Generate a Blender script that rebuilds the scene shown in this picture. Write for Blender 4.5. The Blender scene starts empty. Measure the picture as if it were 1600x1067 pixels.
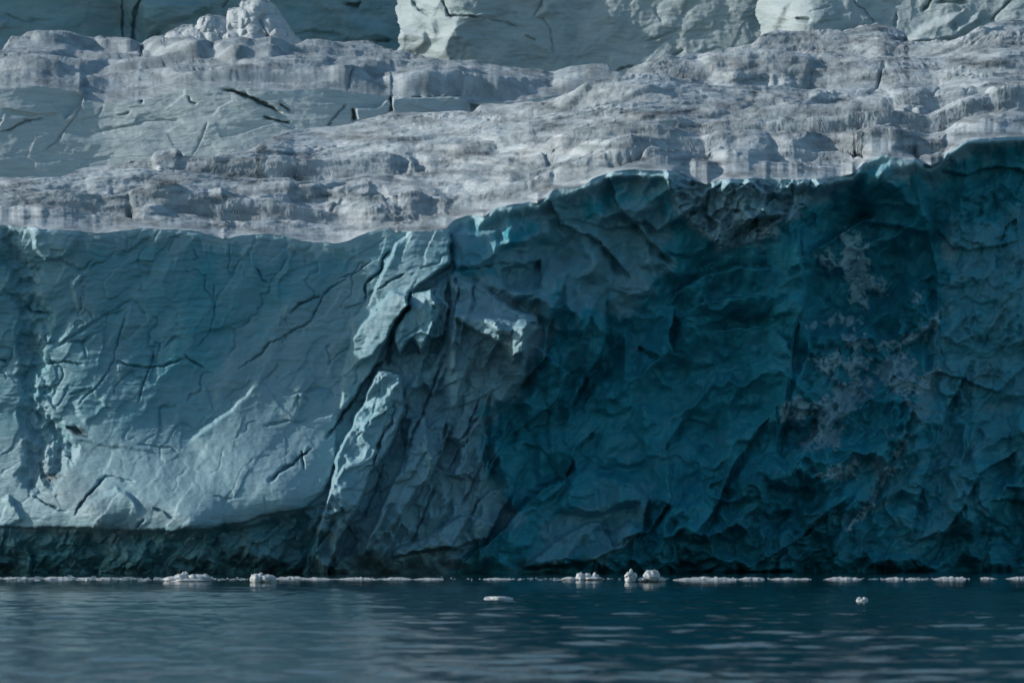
import bpy, math
import numpy as np
from mathutils import Vector

# ------------------------------------------------------------------ camera, light, exposure
sc = bpy.context.scene
C = sc.collection
F = 7200.0 / 1600.0            # focal length in frame widths (a long telephoto lens)
H = 6.0                        # eye height above the water
HROW = 787.0                   # photo row of the horizon
cam = bpy.data.cameras.new('camera')
co = bpy.data.objects.new('camera', cam); C.objects.link(co)
co.location = (0, 0, H); co.rotation_euler = (math.radians(90), 0, 0)
cam.sensor_width = 36; cam.lens = 36 * F
cam.shift_y = (HROW - 533.5) / 1600.0
cam.clip_start = 1; cam.clip_end = 6000
cam.dof.use_dof = True; cam.dof.focus_distance = 395; cam.dof.aperture_fstop = 0.6
sc.camera = co
SUN_EL, SUN_AZ = 24.0, -95.0   # azimuth measured from -Y (towards the camera) ; negative = left
az = math.radians(SUN_AZ); el = math.radians(SUN_EL)
sdir = Vector((math.sin(az) * math.cos(el), -math.cos(az) * math.cos(el), math.sin(el)))
sun = bpy.data.lights.new('sun', 'SUN'); so = bpy.data.objects.new('sun', sun); C.objects.link(so)
sun.energy = 4.8; sun.angle = math.radians(0.6); sun.color = (1.0, 0.95, 0.89)
so.rotation_euler = (-sdir).to_track_quat('-Z', 'Y').to_euler(); so.location = (-100, 200, 200)
w = bpy.data.worlds.new('World'); sc.world = w; w.use_nodes = True
nt = w.node_tree; bg = nt.nodes['Background']
sky = nt.nodes.new('ShaderNodeTexSky'); sky.sky_type = 'NISHITA'; sky.sun_disc = False
sky.sun_elevation = el; sky.sun_rotation = math.atan2(sdir.x, sdir.y)
sky.air_density = 1.0; sky.dust_density = 1.0; sky.ozone_density = 2.0
tint = nt.nodes.new('ShaderNodeMix'); tint.data_type = 'RGBA'; tint.blend_type = 'MULTIPLY'; tint.inputs[0].default_value = 1; tint.inputs[7].default_value = (.80, .97, .93, 1)
nt.links.new(sky.outputs[0], tint.inputs[6]); nt.links.new(tint.outputs[2], bg.inputs[0]); bg.inputs[1].default_value = 0.175
sc.view_settings.view_transform = 'Standard'; sc.view_settings.look = 'None'
sc.view_settings.exposure = -0.58; sc.view_settings.gamma = 1
sc.cycles.max_bounces = 5; sc.cycles.use_denoising = True

# ------------------------------------------------------------------ numpy noise
f32 = np.float32
def perlin(x, y, seed=0):
    r = np.random.RandomState(seed); n = 256
    p = np.concatenate([r.permutation(n)] * 2).astype(np.int32)
    a = r.rand(n) * 2 * np.pi; gx = np.cos(a).astype(f32); gy = np.sin(a).astype(f32)
    xi = np.floor(x).astype(np.int32); yi = np.floor(y).astype(np.int32)
    xf = (x - xi).astype(f32); yf = (y - yi).astype(f32)
    X = xi & 255; Y = yi & 255
    u = xf * xf * xf * (xf * (xf * 6 - 15) + 10); v = yf * yf * yf * (yf * (yf * 6 - 15) + 10)
    def g(ix, iy, fx, fy):
        h = p[p[ix] + iy]
        return gx[h] * fx + gy[h] * fy
    X1 = (X + 1) & 255; Y1 = (Y + 1) & 255
    a0 = g(X, Y, xf, yf); b0 = g(X1, Y, xf - 1, yf)
    a1 = g(X, Y1, xf, yf - 1); b1 = g(X1, Y1, xf - 1, yf - 1)
    t = a0 + u * (b0 - a0); s = a1 + u * (b1 - a1)
    return (t + v * (s - t)) * 1.5

def fbm(x, y, o=4, seed=0, gain=.5, ridged=False):
    s = 0; a = 1.0; n = 0
    for k in range(o):
        v = perlin(x * 2 ** k + 13.7 * k, y * 2 ** k + 7.3 * k, seed + k)
        if ridged: v = 1 - 2 * np.abs(v)
        s = s + a * v; n += a; a *= gain
    return s / n

def facets(x, y, seed, tilt=1.0):
    """broken ice: every cell is a plane of its own tilt; returns height"""
    r = np.random.RandomState(seed); N = 64
    jx = r.rand(N, N).astype(f32); jy = r.rand(N, N).astype(f32)
    tx = r.randn(N, N).astype(f32); ty = r.randn(N, N).astype(f32); th = r.randn(N, N).astype(f32)
    xi = np.floor(x).astype(np.int32); yi = np.floor(y).astype(np.int32)
    best = np.full(x.shape, 9e9, f32); out = np.zeros(x.shape, f32)
    for dx in (-1, 0, 1):
        for dy in (-1, 0, 1):
            cx = (xi + dx) % N; cy = (yi + dy) % N
            px = xi + dx + jx[cx, cy]; py = yi + dy + jy[cx, cy]
            ax = (x - px).astype(f32); ay = (y - py).astype(f32)
            d = ax * ax + ay * ay
            m = d < best
            best = np.where(m, d, best)
            out = np.where(m, (ax * tx[cx, cy] + ay * ty[cx, cy]) * tilt + .35 * th[cx, cy], out)
    return out

def sstep(a, b, x):
    t = np.clip((x - a) / (b - a), 0, 1); return t * t * (3 - 2 * t)

# ------------------------------------------------------------------ survey raster of the ice front
# one survey unit = 1/18 m on the front; columns run left to right, rows from the top down
X0, X1, Y0, Y1 = -160, 1760, -60, 930
XX, YY = np.meshgrid(np.arange(X0, X1, dtype=f32), np.arange(Y0, Y1, dtype=f32))
SH = XX.shape
ORG = {1: (0, 0, 2.963), 2: (530, 0, 2.963), 3: (1060, 0, 2.963), 4: (0, 340, 2.963), 5: (530, 340, 2.963), 6: (1060, 340, 2.963),
       7: (0, 640, 2.963), 8: (530, 640, 2.963), 9: (1060, 640, 2.963), 11: (0, 240, 4), 12: (400, 240, 4), 13: (800, 140, 4),
       14: (1200, 100, 4), 15: (500, 400, 3.557), 16: (1000, 240, 4), 0: (0, 0, 1)}
def P(c, s):
    ox, oy, k = ORG[c]
    v = [float(t) for t in s.replace(',', ' ').split()]
    return [(ox + v[i] / k, oy + v[i + 1] / k) for i in range(0, len(v), 2)]

def win(pts, pad):
    xs = [p[0] for p in pts]; ys = [p[1] for p in pts]
    a = int(max(0, min(xs) - pad - X0)); b = int(min(SH[1], max(xs) + pad - X0 + 1))
    c = int(max(0, min(ys) - pad - Y0)); d = int(min(SH[0], max(ys) + pad - Y0 + 1))
    return slice(c, d), slice(a, b)

def poly_sd(pts, pad):
    """signed distance (inside positive) in a window round a closed outline"""
    w = win(pts, pad); x = XX[w]; y = YY[w]
    d = np.full(x.shape, 1e9, f32); ins = np.zeros(x.shape, bool); n = len(pts)
    for i in range(n):
        ax, ay = pts[i]; bx, by = pts[(i + 1) % n]
        ex, ey = bx - ax, by - ay; L = ex * ex + ey * ey + 1e-9
        t = np.clip(((x - ax) * ex + (y - ay) * ey) / L, 0, 1)
        d = np.minimum(d, (x - ax - t * ex) ** 2 + (y - ay - t * ey) ** 2)
        if ay != by:
            m = ((ay > y) != (by > y)) & (x < ex * (y - ay) / ey + ax)
            ins ^= m
    d = np.sqrt(d)
    return w, np.where(ins, d, -d)

def line_sd(pts, pad):
    w = win(pts, pad); x = XX[w] + 3.2 * fbm(XX[w] / 20, YY[w] / 20, 3, 26, .6); y = YY[w] + 3.2 * fbm(XX[w] / 20, YY[w] / 20, 3, 27, .6)
    d = np.full(x.shape, 1e9, f32); s = np.zeros(x.shape, f32); tt = np.zeros(x.shape, f32)
    Ls = [math.hypot(pts[i + 1][0] - pts[i][0], pts[i + 1][1] - pts[i][1]) for i in range(len(pts) - 1)]
    tot = sum(Ls); acc = 0
    for i in range(len(pts) - 1):
        ax, ay = pts[i]; bx, by = pts[i + 1]
        ex, ey = bx - ax, by - ay; L = ex * ex + ey * ey + 1e-9
        t = np.clip(((x - ax) * ex + (y - ay) * ey) / L, 0, 1)
        q = (x - ax - t * ex) ** 2 + (y - ay - t * ey) ** 2
        m = q < d
        d = np.where(m, q, d)
        s = np.where(m, np.sign(ex * (y - ay) - ey * (x - ax)), s)
        tt = np.where(m, (acc + t * Ls[i]) / tot, tt); acc += Ls[i]
    return w, np.sqrt(d), s, tt

def crack(A, c, s, h=.8, wd=2.0, side=0):
    pts = P(c, s); w, d, sg, t = line_sd(pts, wd * 4 + 3)
    taper = np.clip(np.minimum(t, 1 - t) * 6 + .25, 0, 1)
    wv = wd * (0.45 + .9 * np.clip(.5 + perlin(XX[w] / 14, YY[w] / 14, 5), 0, 1.2))
    A[w] += h * taper * np.exp(-(d / wv) ** 2)
    if side:
        wf, d, sg, t = line_sd(pts, 70); tp2 = sstep(0, .3, t) * sstep(0, .3, 1 - t)
        A[wf] -= side * tp2 * sstep(-1.5, 1.5, d * sg) * np.exp(-d / 24)
def scarp(A, c, s, h=1.0, wd=30.0, both=.25, soft=1.2):
    """the side to the right of the line (walking along it) stands proud, fading over wd"""
    pts = P(c, s); w, d, sg, t = line_sd(pts, wd * 3)
    taper = sstep(0, .18, t) * sstep(0, .18, 1 - t)
    sd = d * sg; k = sstep(-soft, soft, sd)
    A[w] += taper * (-h * k * np.exp(-np.abs(sd) / wd) + h * both * (1 - k) * np.exp(-np.abs(sd) / (wd * .5)))
def block(A, c, s, h=1.0, wd=4.0, gx=0.0, gy=0.0):
    pts = P(c, s); w, sd = poly_sd(pts, 14)
    sd = sd + 3.0 * fbm(XX[w] / 22, YY[w] / 22, 3, 77)
    cx = sum(p[0] for p in pts) / len(pts); cy = sum(p[1] for p in pts) / len(pts)
    m = sstep(-1, wd, sd)
    A[w] -= m * (h + gx * (XX[w] - cx) / 18 + gy * (YY[w] - cy) / 18)
def paint(A, c, s, v=1.0, soft=12.0, rough=10.0, sc_=40.0, mode='max'):
    if mode == 'mix': rough = rough * 2.2 + 8; soft *= .7
    pts = P(c, s); w, sd = poly_sd(pts, soft + rough + 4)
    sd = sd + rough * fbm(XX[w] / sc_, YY[w] / sc_, 4, 31, .6)
    m = sstep(-soft, soft, sd)
    if mode == 'max': A[w] = np.maximum(A[w], v * m)
    else: A[w] = A[w] * (1 - m) + v * m

def curve(s, jitter=0, seed=1, sc_=20.0):
    p = P(0, s); xs = np.array([q[0] for q in p]); ys = np.array([q[1] for q in p])
    x = np.arange(X0, X1, dtype=f32)
    y = np.interp(x, xs, ys)
    if jitter: y = y + jitter * fbm(x / sc_, x * 0 + seed, 4, seed, .5)
    return y.astype(f32)

def field(pts, smooth=1.0):
    """smooth surface through scattered soundings"""
    a = np.array(pts, dtype=np.float64); xy = a[:, :2] / 100; z = a[:, 2]; n = len(a)
    def phi(r2): return 0.5 * r2 * np.log(r2 + 1e-12)
    K = phi(((xy[:, None] - xy[None]) ** 2).sum(-1)) + np.eye(n) * .01 * smooth
    Pm = np.c_[np.ones(n), xy]; M = np.block([[K, Pm], [Pm.T, np.zeros((3, 3))]])
    sol = np.linalg.solve(M, np.r_[z, 0, 0, 0])
    st = 8; gx = np.arange(X0, X1 + st, st); gy = np.arange(Y0, Y1 + st, st)
    q = np.stack(np.meshgrid(gx, gy), -1).reshape(-1, 2) / 100
    v = phi(((q[:, None] - xy[None]) ** 2).sum(-1)) @ sol[:n] + sol[n] + q @ sol[n + 1:]
    v = v.reshape(len(gy), len(gx))
    fx = (XX - X0) / st; fy = (YY - Y0) / st
    ix = fx.astype(int); iy = fy.astype(int); fx -= ix; fy -= iy
    return (v[iy, ix] * (1 - fx) * (1 - fy) + v[iy, ix + 1] * fx * (1 - fy) + v[iy + 1, ix] * (1 - fx) * fy + v[iy + 1, ix + 1] * fx * fy).astype(f32)

def sample(A, px, py):
    x = np.clip(px - X0, 0, SH[1] - 1.01); y = np.clip(py - Y0, 0, SH[0] - 1.01)
    ix = x.astype(int); iy = y.astype(int); fx = x - ix; fy = y - iy
    return A[iy, ix] * (1 - fx) * (1 - fy) + A[iy, ix + 1] * fx * (1 - fy) + A[iy + 1, ix] * (1 - fx) * fy + A[iy + 1, ix + 1] * fx * fy

def world(px, py, Y):
    return np.stack([(px - 800) / 7200 * Y, Y, H + (HROW - py) / 7200 * Y], -1)

# ------------------------------------------------------------------ FRONT ICE : depth of the cliff
LIP = curve("-160 350 0 352 50 355 62 358 110 360 150 366 178 360 200 360 225 358 262 358 290 360 330 366 350 375 380 366 440 368 490 380 530 380 545 376 575 362 608 358 616 362 621 366 635 361 696 359 706 350 718 343 737 337 755 340 775 325 800 320 825 315 840 319 850 312 865 296 900 292 917 287 925 280 955 268 1000 266 1050 266 1070 273 1087 286 1105 290 1127 279 1150 280 1200 279 1237 281 1287 281 1307 279 1332 273 1348 256 1375 243 1388 241 1410 252 1430 250 1455 262 1466 257 1478 241 1495 229 1510 220 1532 216 1600 214 1760 210", 4.0, 3, 40)
TOPA = curve("-160 276 0 279 43 283 94 281 118 269 140 266 230 261 275 257 322 256 340 250 400 234 415 219 450 207 490 201 530 199 560 190 613 176 660 178 710 177 738 179 751 166 800 163 860 158 925 142 960 128 985 112 1010 105 1060 96 1077 86 1120 91 1175 82 1210 68 1296 66 1320 53 1370 41 1412 53 1420 68 1492 70 1532 54 1566 37 1600 32 1760 20", 1.5, 9, 18)
cliff = field([(-150, 380, 1), (0, 370, 0), (0, 600, 1), (0, 800, -1), (0, 830, -1.5), (0, 895, 1.5), (-150, 890, 2), (-150, 600, 2),
    (150, 400, -.6), (150, 600, -1.2), (150, 700, -2.4), (150, 780, -5), (150, 822, -6), (150, 850, -3.5), (150, 895, -2.5),
    (300, 400, -.6), (300, 600, -1.4), (300, 700, -3.2), (300, 790, -8), (300, 826, -9), (300, 858, -6), (300, 895, -5),
    (450, 400, -.7), (450, 600, -2.0), (450, 700, -4.2), (450, 785, -8), (450, 830, -6), (450, 895, -4.5),
    (600, 390, -.8), (600, 500, -1.4), (550, 640, -2.6), (500, 760, -6), (700, 370, -.6),
    (650, 700, -2.2), (650, 850, -2.6), (560, 880, -3.0), (620, 550, -1.6), (700, 880, -1.2), (780, 860, .8), (720, 500, -1.4), (665, 465, -1.9), (770, 520, -1.5),
    (740, 350, -.2), (820, 330, .6), (900, 300, 1.0), (955, 275, 1.3), (1000, 275, 1.5), (1000, 330, 2.8), (850, 450, 1.2), (1000, 450, 3), (780, 600, 1.5),
    (900, 600, 5.5), (1000, 600, 6.5), (1150, 600, 6), (1200, 600, 5.2), (850, 800, 4.5), (1000, 890, 6), (1150, 800, 7.5), (1300, 890, 9.5),
    (1500, 890, 12), (1600, 880, 13), (1300, 500, 8.5), (1400, 330, 7.5), (1300, 330, 5.5), (1150, 330, 2.0), (1240, 400, 2), (1150, 420, 3.5), (1240, 520, 4.5),
    (1500, 500, 8.5), (1600, 450, 9.5), (1550, 225, 5.5), (1400, 250, 2.8), (1280, 275, 2.3), (1550, 270, 8), (1600, 650, 11), (1450, 700, 10), (1750, 600, 13), (1750, 300, 11), (1750, 880, 15), (1350, 750, 9)])
# region masks
def mask(c, s, soft=14):
    A = np.zeros(SH, f32); paint(A, c, s, 1.0, soft, 6); return A
M_slab = mask(0, "-200 340 700 340 705 420 645 460 640 480 610 520 600 560 530 650 525 690 510 765 480 795 390 815 250 830 -200 835", 6)
M_ledge = mask(0, "60 640 300 680 400 600 525 640 525 720 510 765 480 795 390 818 250 832 -200 832 -200 700", 20)
M_base = mask(0, "-200 825 250 832 390 822 480 800 520 780 520 930 -200 930", 6)
M_cent = mask(0, "705 420 830 480 830 600 760 660 800 800 700 900 500 900 480 800 525 700 640 480", 10)
M_hol = mask(0, "705 345 850 305 955 268 1050 268 1060 320 1150 385 1240 330 1290 285 1440 245 1460 400 1440 700 1210 900 760 910 800 800 760 690 830 600 845 500 720 430", 12)
M_rub = mask(0, "1040 268 1110 285 1240 278 1345 270 1270 300 1245 340 1210 370 1130 390 1060 340", 8)
M_rock = mask(0, "1210 640 1290 500 1390 530 1460 400 1500 300 1760 220 1760 640 1560 620 1400 700 1330 800 1240 740", 14)
M_dark = mask(0, "900 860 1200 700 1330 800 1500 660 1760 640 1760 930 860 930", 30)

# --- broad noise of the ice front
th = math.radians(62); ux = XX * math.cos(th) + YY * math.sin(th); uy = -XX * math.sin(th) + YY * math.cos(th)
wx = 14 * fbm(XX / 60, YY / 60, 3, 51); wy = 14 * fbm(XX / 60, YY / 60, 3, 61)
# diagonal fabric (upper right to lower left)
dx = (XX + wx) * .80 + (YY + wy) * .60; dy = -(XX + wx) * .60 + (YY + wy) * .80
du = (XX + wx) * .55 - (YY + wy) * .835     # along the strike
dv = (XX + wx) * .835 + (YY + wy) * .55     # across it
n_big = fbm(du / 190, dv / 70, 4, 101)
n_mid = fbm(du / 60, dv / 24, 5, 111, .55)
n_fine = fbm(XX / 9, YY / 7, 4, 121, .6)
n_hor = fbm((XX + wx) / 160, (YY + wy) / 9, 4, 131, .55)
rid = fbm(du / 210, dv / 75, 4, 141, .38, True)
rid2 = fbm((XX + 2 * wx) / 110 - YY / 200, (YY + 2 * wy) / 80, 5, 151, .42, True)
fa1 = facets(du / 75, dv / 32, 161); fa2 = facets((du + 2 * wy) / 24, dv / 13, 171); fa3 = facets((XX + wx) / 15, (YY + wy) / 11, 181)
hair = 1 - 2 * np.abs(perlin((du + 2 * wy) / 150, (dv + 2 * wx) / 60, 199)); scoop = fbm((XX + 3 * wx) / 190 + YY / 420, (YY + 3 * wy) / 130, 3, 191, .34, True); scoop2 = fbm((du + 3 * wx) / 90, (dv + 3 * wy) / 45, 3, 195, .4, True)
D = cliff
D = D + M_slab * (1 - .62 * M_ledge) * (.55 * n_big + .09 * n_mid + .17 * n_hor + .10 * fa1 + .22 * sstep(.90, 1, hair) * (n_big > -.1) + .008 * fa2 + .012 * n_fine)
D = D + M_base * (1.6 * rid2 + .35 * n_mid + .5 * fa1 + .30 * fa2 + .12 * fa3 + .05 * n_fine)
D = D + M_cent * (.9 * n_big - .8 * scoop2 + .12 * n_mid + .30 * fa1 + .10 * fa2 + .03 * fa3 + .03 * n_fine)
D = D + M_hol * (1.6 * n_big - 3.0 * scoop - .30 * scoop2 + .04 * n_mid + .07 * fa1 + .03 * fa2 + .03 * n_fine)
D = D - 2.2 * M_rub + M_rub * (1.0 * rid2 + .60 * fa2 + .45 * fa3 + .12 * n_fine)
D = D + M_rock * (-2.0 * scoop - .8 * scoop2 + .30 * fa1 + .18 * fa2 + .10 * fa3 + .10 * n_fine + .2 * n_mid)
D = D + M_dark * (-3.0 * scoop - 1.2 * scoop2 + .2 * n_mid + .25 * fa1 + .10 * fa2 + .04 * n_fine)
rest = np.clip(1 - M_slab - M_base - M_cent - M_hol - M_rub - M_rock - M_dark, 0, 1)
D = D + rest * (.5 * n_big + .2 * n_mid + .2 * fa1 + .08 * fa2 + .03 * n_fine)
D = D.astype(f32)

# --- blocks, scarps and cracks that can be recognised
block(D, 0, "-200 330 0 345 60 358 200 355 350 365 540 370 618 352 705 356 704 412 668 440 648 452 637 480 612 510 603 545 585 578 555 620 530 650 524 690 525 720 510 765 480 795 430 803 390 815 330 829 250 832 100 826 -200 826", .9, 4)
block(D, 5, "262 120 330 55 512 55 516 215 400 300 330 345 322 410 250 500 225 560 160 640 60 700 60 480 130 400 200 250", 1.22, 3.4, 0.21, 0.06)
block(D, 5, "250 500 322 410 320 350 250 340 150 430 60 560 20 700 0 920 70 860 130 760 200 620", 1.05, 3.4, 0.24, 0.06)
block(D, 5, "330 340 440 325 445 400 430 520 380 640 340 560 280 640 245 580 255 500 322 420", 2.62, 4.2, 0.12, 0.06)
block(D, 5, "440 330 505 400 500 470 480 560 410 560 430 470", 1.75, 2.6, 0.18, 0.06)
block(D, 5, "500 250 545 260 550 380 560 500 545 600 550 720 500 700 440 840 390 780 300 860 295 800 350 720 420 690 480 560 510 400", 1.3, 6, .06)
block(D, 0, "590 575 628 582 632 640 612 700 582 740 560 790 530 850 512 900 470 900 505 800 530 700 560 640", 3.15, 4.2, 0.18, 0.06)
block(D, 0, "640 652 665 645 672 700 684 722 668 750 640 790 610 830 565 870 600 780 630 720", 2.45, 4.2, 0.18, 0.06)
block(D, 0, "712 430 745 440 800 478 842 495 846 515 825 538 822 560 800 572 790 545 742 520 708 500", 2.80, 7.4, 0.24, 0.06)
block(D, 0, "700 480 835 500 824 590 800 622 762 660 720 700 696 690 690 600", 2.80, 13.8, 0.30, 0.06)
block(D, 15, "1065 560 1150 545 1150 460 1165 370 1225 380 1200 310 1110 320 1080 380 1060 450", 1.57, 4.2, 0.18, 0.06)
block(D, 15, "900 330 960 340 1010 390 1070 400 1060 440 980 430 920 380", 1.22, 4.2, 0.18, 0.06)
block(D, 5, "505 60 740 50 742 180 640 235 540 245 515 200", 1.2, 8)
block(D, 5, "745 240 830 215 935 200 942 325 880 340 760 320", -1.62, 4.0)
block(D, 5, "700 290 760 325 930 335 900 370 800 380", 1.22, 7.4, 0.18, 0.06)
block(D, 8, "556 150 650 35 690 120 662 250 590 330 515 310 555 230", 2.45, 4.2, 0.18, 0.06)
block(D, 8, "440 560 560 480 640 480 725 530 700 600 560 640 400 660 240 690 250 640", 1.75, 5.8, 0.18, 0.06)
block(D, 8, "825 745 950 640 1060 560 1130 520 1212 510 1285 640 1240 680 1130 720", 2.10, 6.6, 0.18, 0.06)
block(D, 8, "1280 560 1340 515 1432 565 1330 600 1280 640", 1.75, 4.2, 0.18, 0.06)
block(D, 8, "890 470 1060 290 1140 250 1380 330 1430 400 1400 440 1150 500", 1.57, 12.2, 0.18, 0.06)
block(D, 16, "-300 90 -60 110 140 120 340 210 430 250 400 330 300 380 200 440 120 500 30 440 -80 470 -200 480 -400 420 -700 400", 1.40, 5.8, 0.18, 0.06)
block(D, 16, "430 160 520 150 700 170 800 240 790 330 930 380 850 400 690 420 580 530 500 580 420 560 470 440 400 380 430 250", 2.10, 5.0, 0.24, 0.06)
block(D, 16, "860 180 940 190 950 260 880 280 820 240", 1.40, 4.2, 0.18, 0.06)
block(D, 16, "950 220 1060 120 1200 150 1120 220 1080 330 1000 360 920 480 930 330", 1.40, 5.0, 0.18, 0.06)
# slanting ribs of the broken buttress
for q, h, wd in (("704 420 690 480 672 540 655 590", 1.1, 20), ("735 560 716 620 700 680 676 740 650 790", 1.5, 26), ("770 600 752 660 726 730 700 790 672 850", 1.5, 26), ("700 640 690 690 668 740", 1.0, 16),
    ("800 640 786 690 756 760 720 830 690 885", 1.5, 28), ("650 760 630 810 604 860 590 890", 1.3, 20), ("610 790 590 830 560 880", 1.1, 16), ("740 430 736 470 722 520 716 560", .9, 18), ("790 500 776 540 752 590", .9, 18), ("820 720 800 770 766 830 744 880", 1.2, 24)):
    scarp(D, 0, q, h, wd, .45, 2.0)
for q, h in (("690 560 672 620 640 690 630 740", 1.1), ("748 620 730 680 700 740", .9), ("680 760 660 810 640 850", .9), ("720 440 700 520", .7), ("760 700 742 750 720 790", .8), ("600 720 586 770 560 820", .8)):
    crack(D, 0, q, h, 1.6)
# blue hollow: curved scallops
scarp(D, 6, "470 225 380 235 260 230 120 270 0 340 -60 400", -3.36, 44, .3)
scarp(D, 16, "1480 380 1300 470 1170 550 1050 620", -2.52, 39)
scarp(D, 6, "-20 470 100 400 240 370 400 362", 2.10, 39)
scarp(D, 6, "435 515 500 570 525 640 522 720 490 880 452 1067", 2.52, 52, .5)
scarp(D, 6, "430 520 380 500 250 515 100 520", -1.68, 39)
crack(D, 6, "180 730 130 800 50 905", -.5, 4)
scarp(D, 5, "1235 370 1230 600 1130 760 1070 880 1060 960", 2.94, 44, .5)
scarp(D, 5, "1215 360 1160 470 1120 560", 1.68, 26)
scarp(D, 8, "1110 260 1030 330 940 370 830 470 720 590 560 725", -2.73, 31, .6)
scarp(D, 8, "1432 390 1400 560 1260 680", 2.52, 39, .5)
scarp(D, 5, "1380 590 1480 650", -1.26, 15)
crack(D, 5, "1380 590 1430 630 1480 655", .6, 3)
scarp(D, 0, "1245 320 1250 400 1262 460 1240 520 1235 600", 1.89, 33, .6)
scarp(D, 5, "850 560 980 640 1060 720 1000 860 860 960 700 1060", 1.6, 60, .5)
scarp(D, 5, "1560 430 1530 520 1545 620 1600 640", 1.8, 40, .5)
scarp(D, 0, "1080 640 1040 700 1050 780 1000 850", 1.5, 50, .5)
scarp(D, 0, "1210 640 1150 720 1120 790 1070 860", 1.8, 55, .5)
scarp(D, 0, "890 420 860 500 850 560 800 620", 1.4, 40, .5)
scarp(D, 0, "950 270 965 320 1010 370 1060 420", -1.3, 36, .5)
scarp(D, 0, "850 300 880 350 940 380 990 440", -1.2, 36, .5)
scarp(D, 0, "1340 770 1290 800 1240 850 1180 880", 1.8, 40, .5)
scarp(D, 0, "1520 560 1480 640 1440 760 1420 860", 1.6, 50, .5)
scarp(D, 0, "1600 700 1530 740 1500 800 1440 880", 1.8, 50, .5)
scarp(D, 0, "940 660 900 700 880 760 830 800", 1.4, 36, .5)
# snow-plastered recess on the right
block(D, 6, "590 300 625 170 750 80 860 10 1160 60 1200 250 1200 450 1180 700 1090 830 1050 1000 900 1067 450 1067 455 1000 540 800 605 600 580 420", -1.6, 8)
block(D, 9, "450 -20 650 0 640 120 560 160 490 230 452 200", -1.3, 3)
scarp(D, 9, "1100 -40 1040 120 1010 190 960 270 900 390 780 560", 1.3, 40, .4)
scarp(D, 9, "1440 430 1500 415 1600 425 1700 430", -1.2, 24, .5)
block(D, 9, "860 740 870 690 930 655 1100 665 1230 715 1200 760", 1.4, 12)
block(D, 9, "1240 250 1330 235 1450 235 1510 290 1450 350 1380 355 1300 315", .8, 7)
block(D, 9, "0 770 60 690 200 640 380 720 560 700 540 760 300 770", .9, 10)
scarp(D, 3, "1200 780 1330 810 1470 770 1600 790 1700 800", -1.0, 22, .5)
scarp(D, 6, "1190 40 1260 130 1350 150 1480 130 1600 100", -.8, 18, .5)
block(D, 6, "1240 250 1320 250 1385 260 1330 320 1250 330", .8, 5)
block(D, 6, "1210 370 1290 360 1335 460 1300 520 1250 580 1230 640 1200 600", .9, 6)
scarp(D, 0, "1600 570 1560 615 1500 590 1450 580", .8, 18, .5)
rough = 1 - 2 * np.abs(perlin(XX / 6, YY / 5, 207)) + .5 * perlin(XX / 3, YY / 3, 208)
M_snow = np.zeros(SH, f32)
for s in ("770 60 835 70 880 130 875 230 970 320 965 360 880 335 870 410 800 400 770 300 740 200",
          "600 490 740 455 850 460 835 520 760 500 690 490",
          "755 545 850 555 920 590 985 575 950 612 840 612 770 605", "955 620 1000 570 1080 540 1140 480 1205 450 1205 490 1150 560 1060 602",
          "590 645 750 630 748 700 722 760 640 690", "760 640 890 650 880 700 800 740 760 690", "900 680 1000 630 1095 650 1105 740 1080 820 1060 860 1000 800 960 770 890 720",
          "770 740 890 745 890 830 800 890 700 1000 640 970 600 860 700 820", "480 870 530 820 600 850 610 900 560 960 470 950",
          "1090 340 1130 340 1130 380 1090 380", "1080 760 1200 700 1210 740 1100 820", "660 1000 760 960 750 1060 600 1080",
          "640 180 700 150 760 220 740 260 680 220"):
    paint(M_snow, 6, s, 1.0, 5, 24, 14)
for s in ("560 160 640 60 720 110 700 150 600 190", "640 300 800 230 830 310 780 330 700 330", "790 240 850 230 840 260 780 280", "880 440 980 240 1060 110 1090 110 1020 210 960 320 900 440 800 560 780 540",
          "960 100 1000 110 1000 120 960 115"):
    paint(M_snow, 9, s, 1.0, 5, 20, 14)
M_snow *= sstep(-.12, .22, (.6 * fbm((XX + wx) / 11, (YY + wy) / 4.5, 4, 209, .65) + .6 * fbm(du / 34, dv / 6, 4, 210, .6)) + .5 * (M_snow - .6))
D -= M_snow * (.38 + .05 * rough)
hash_ = lambda q: sum(ord(z) for z in q)
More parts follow.
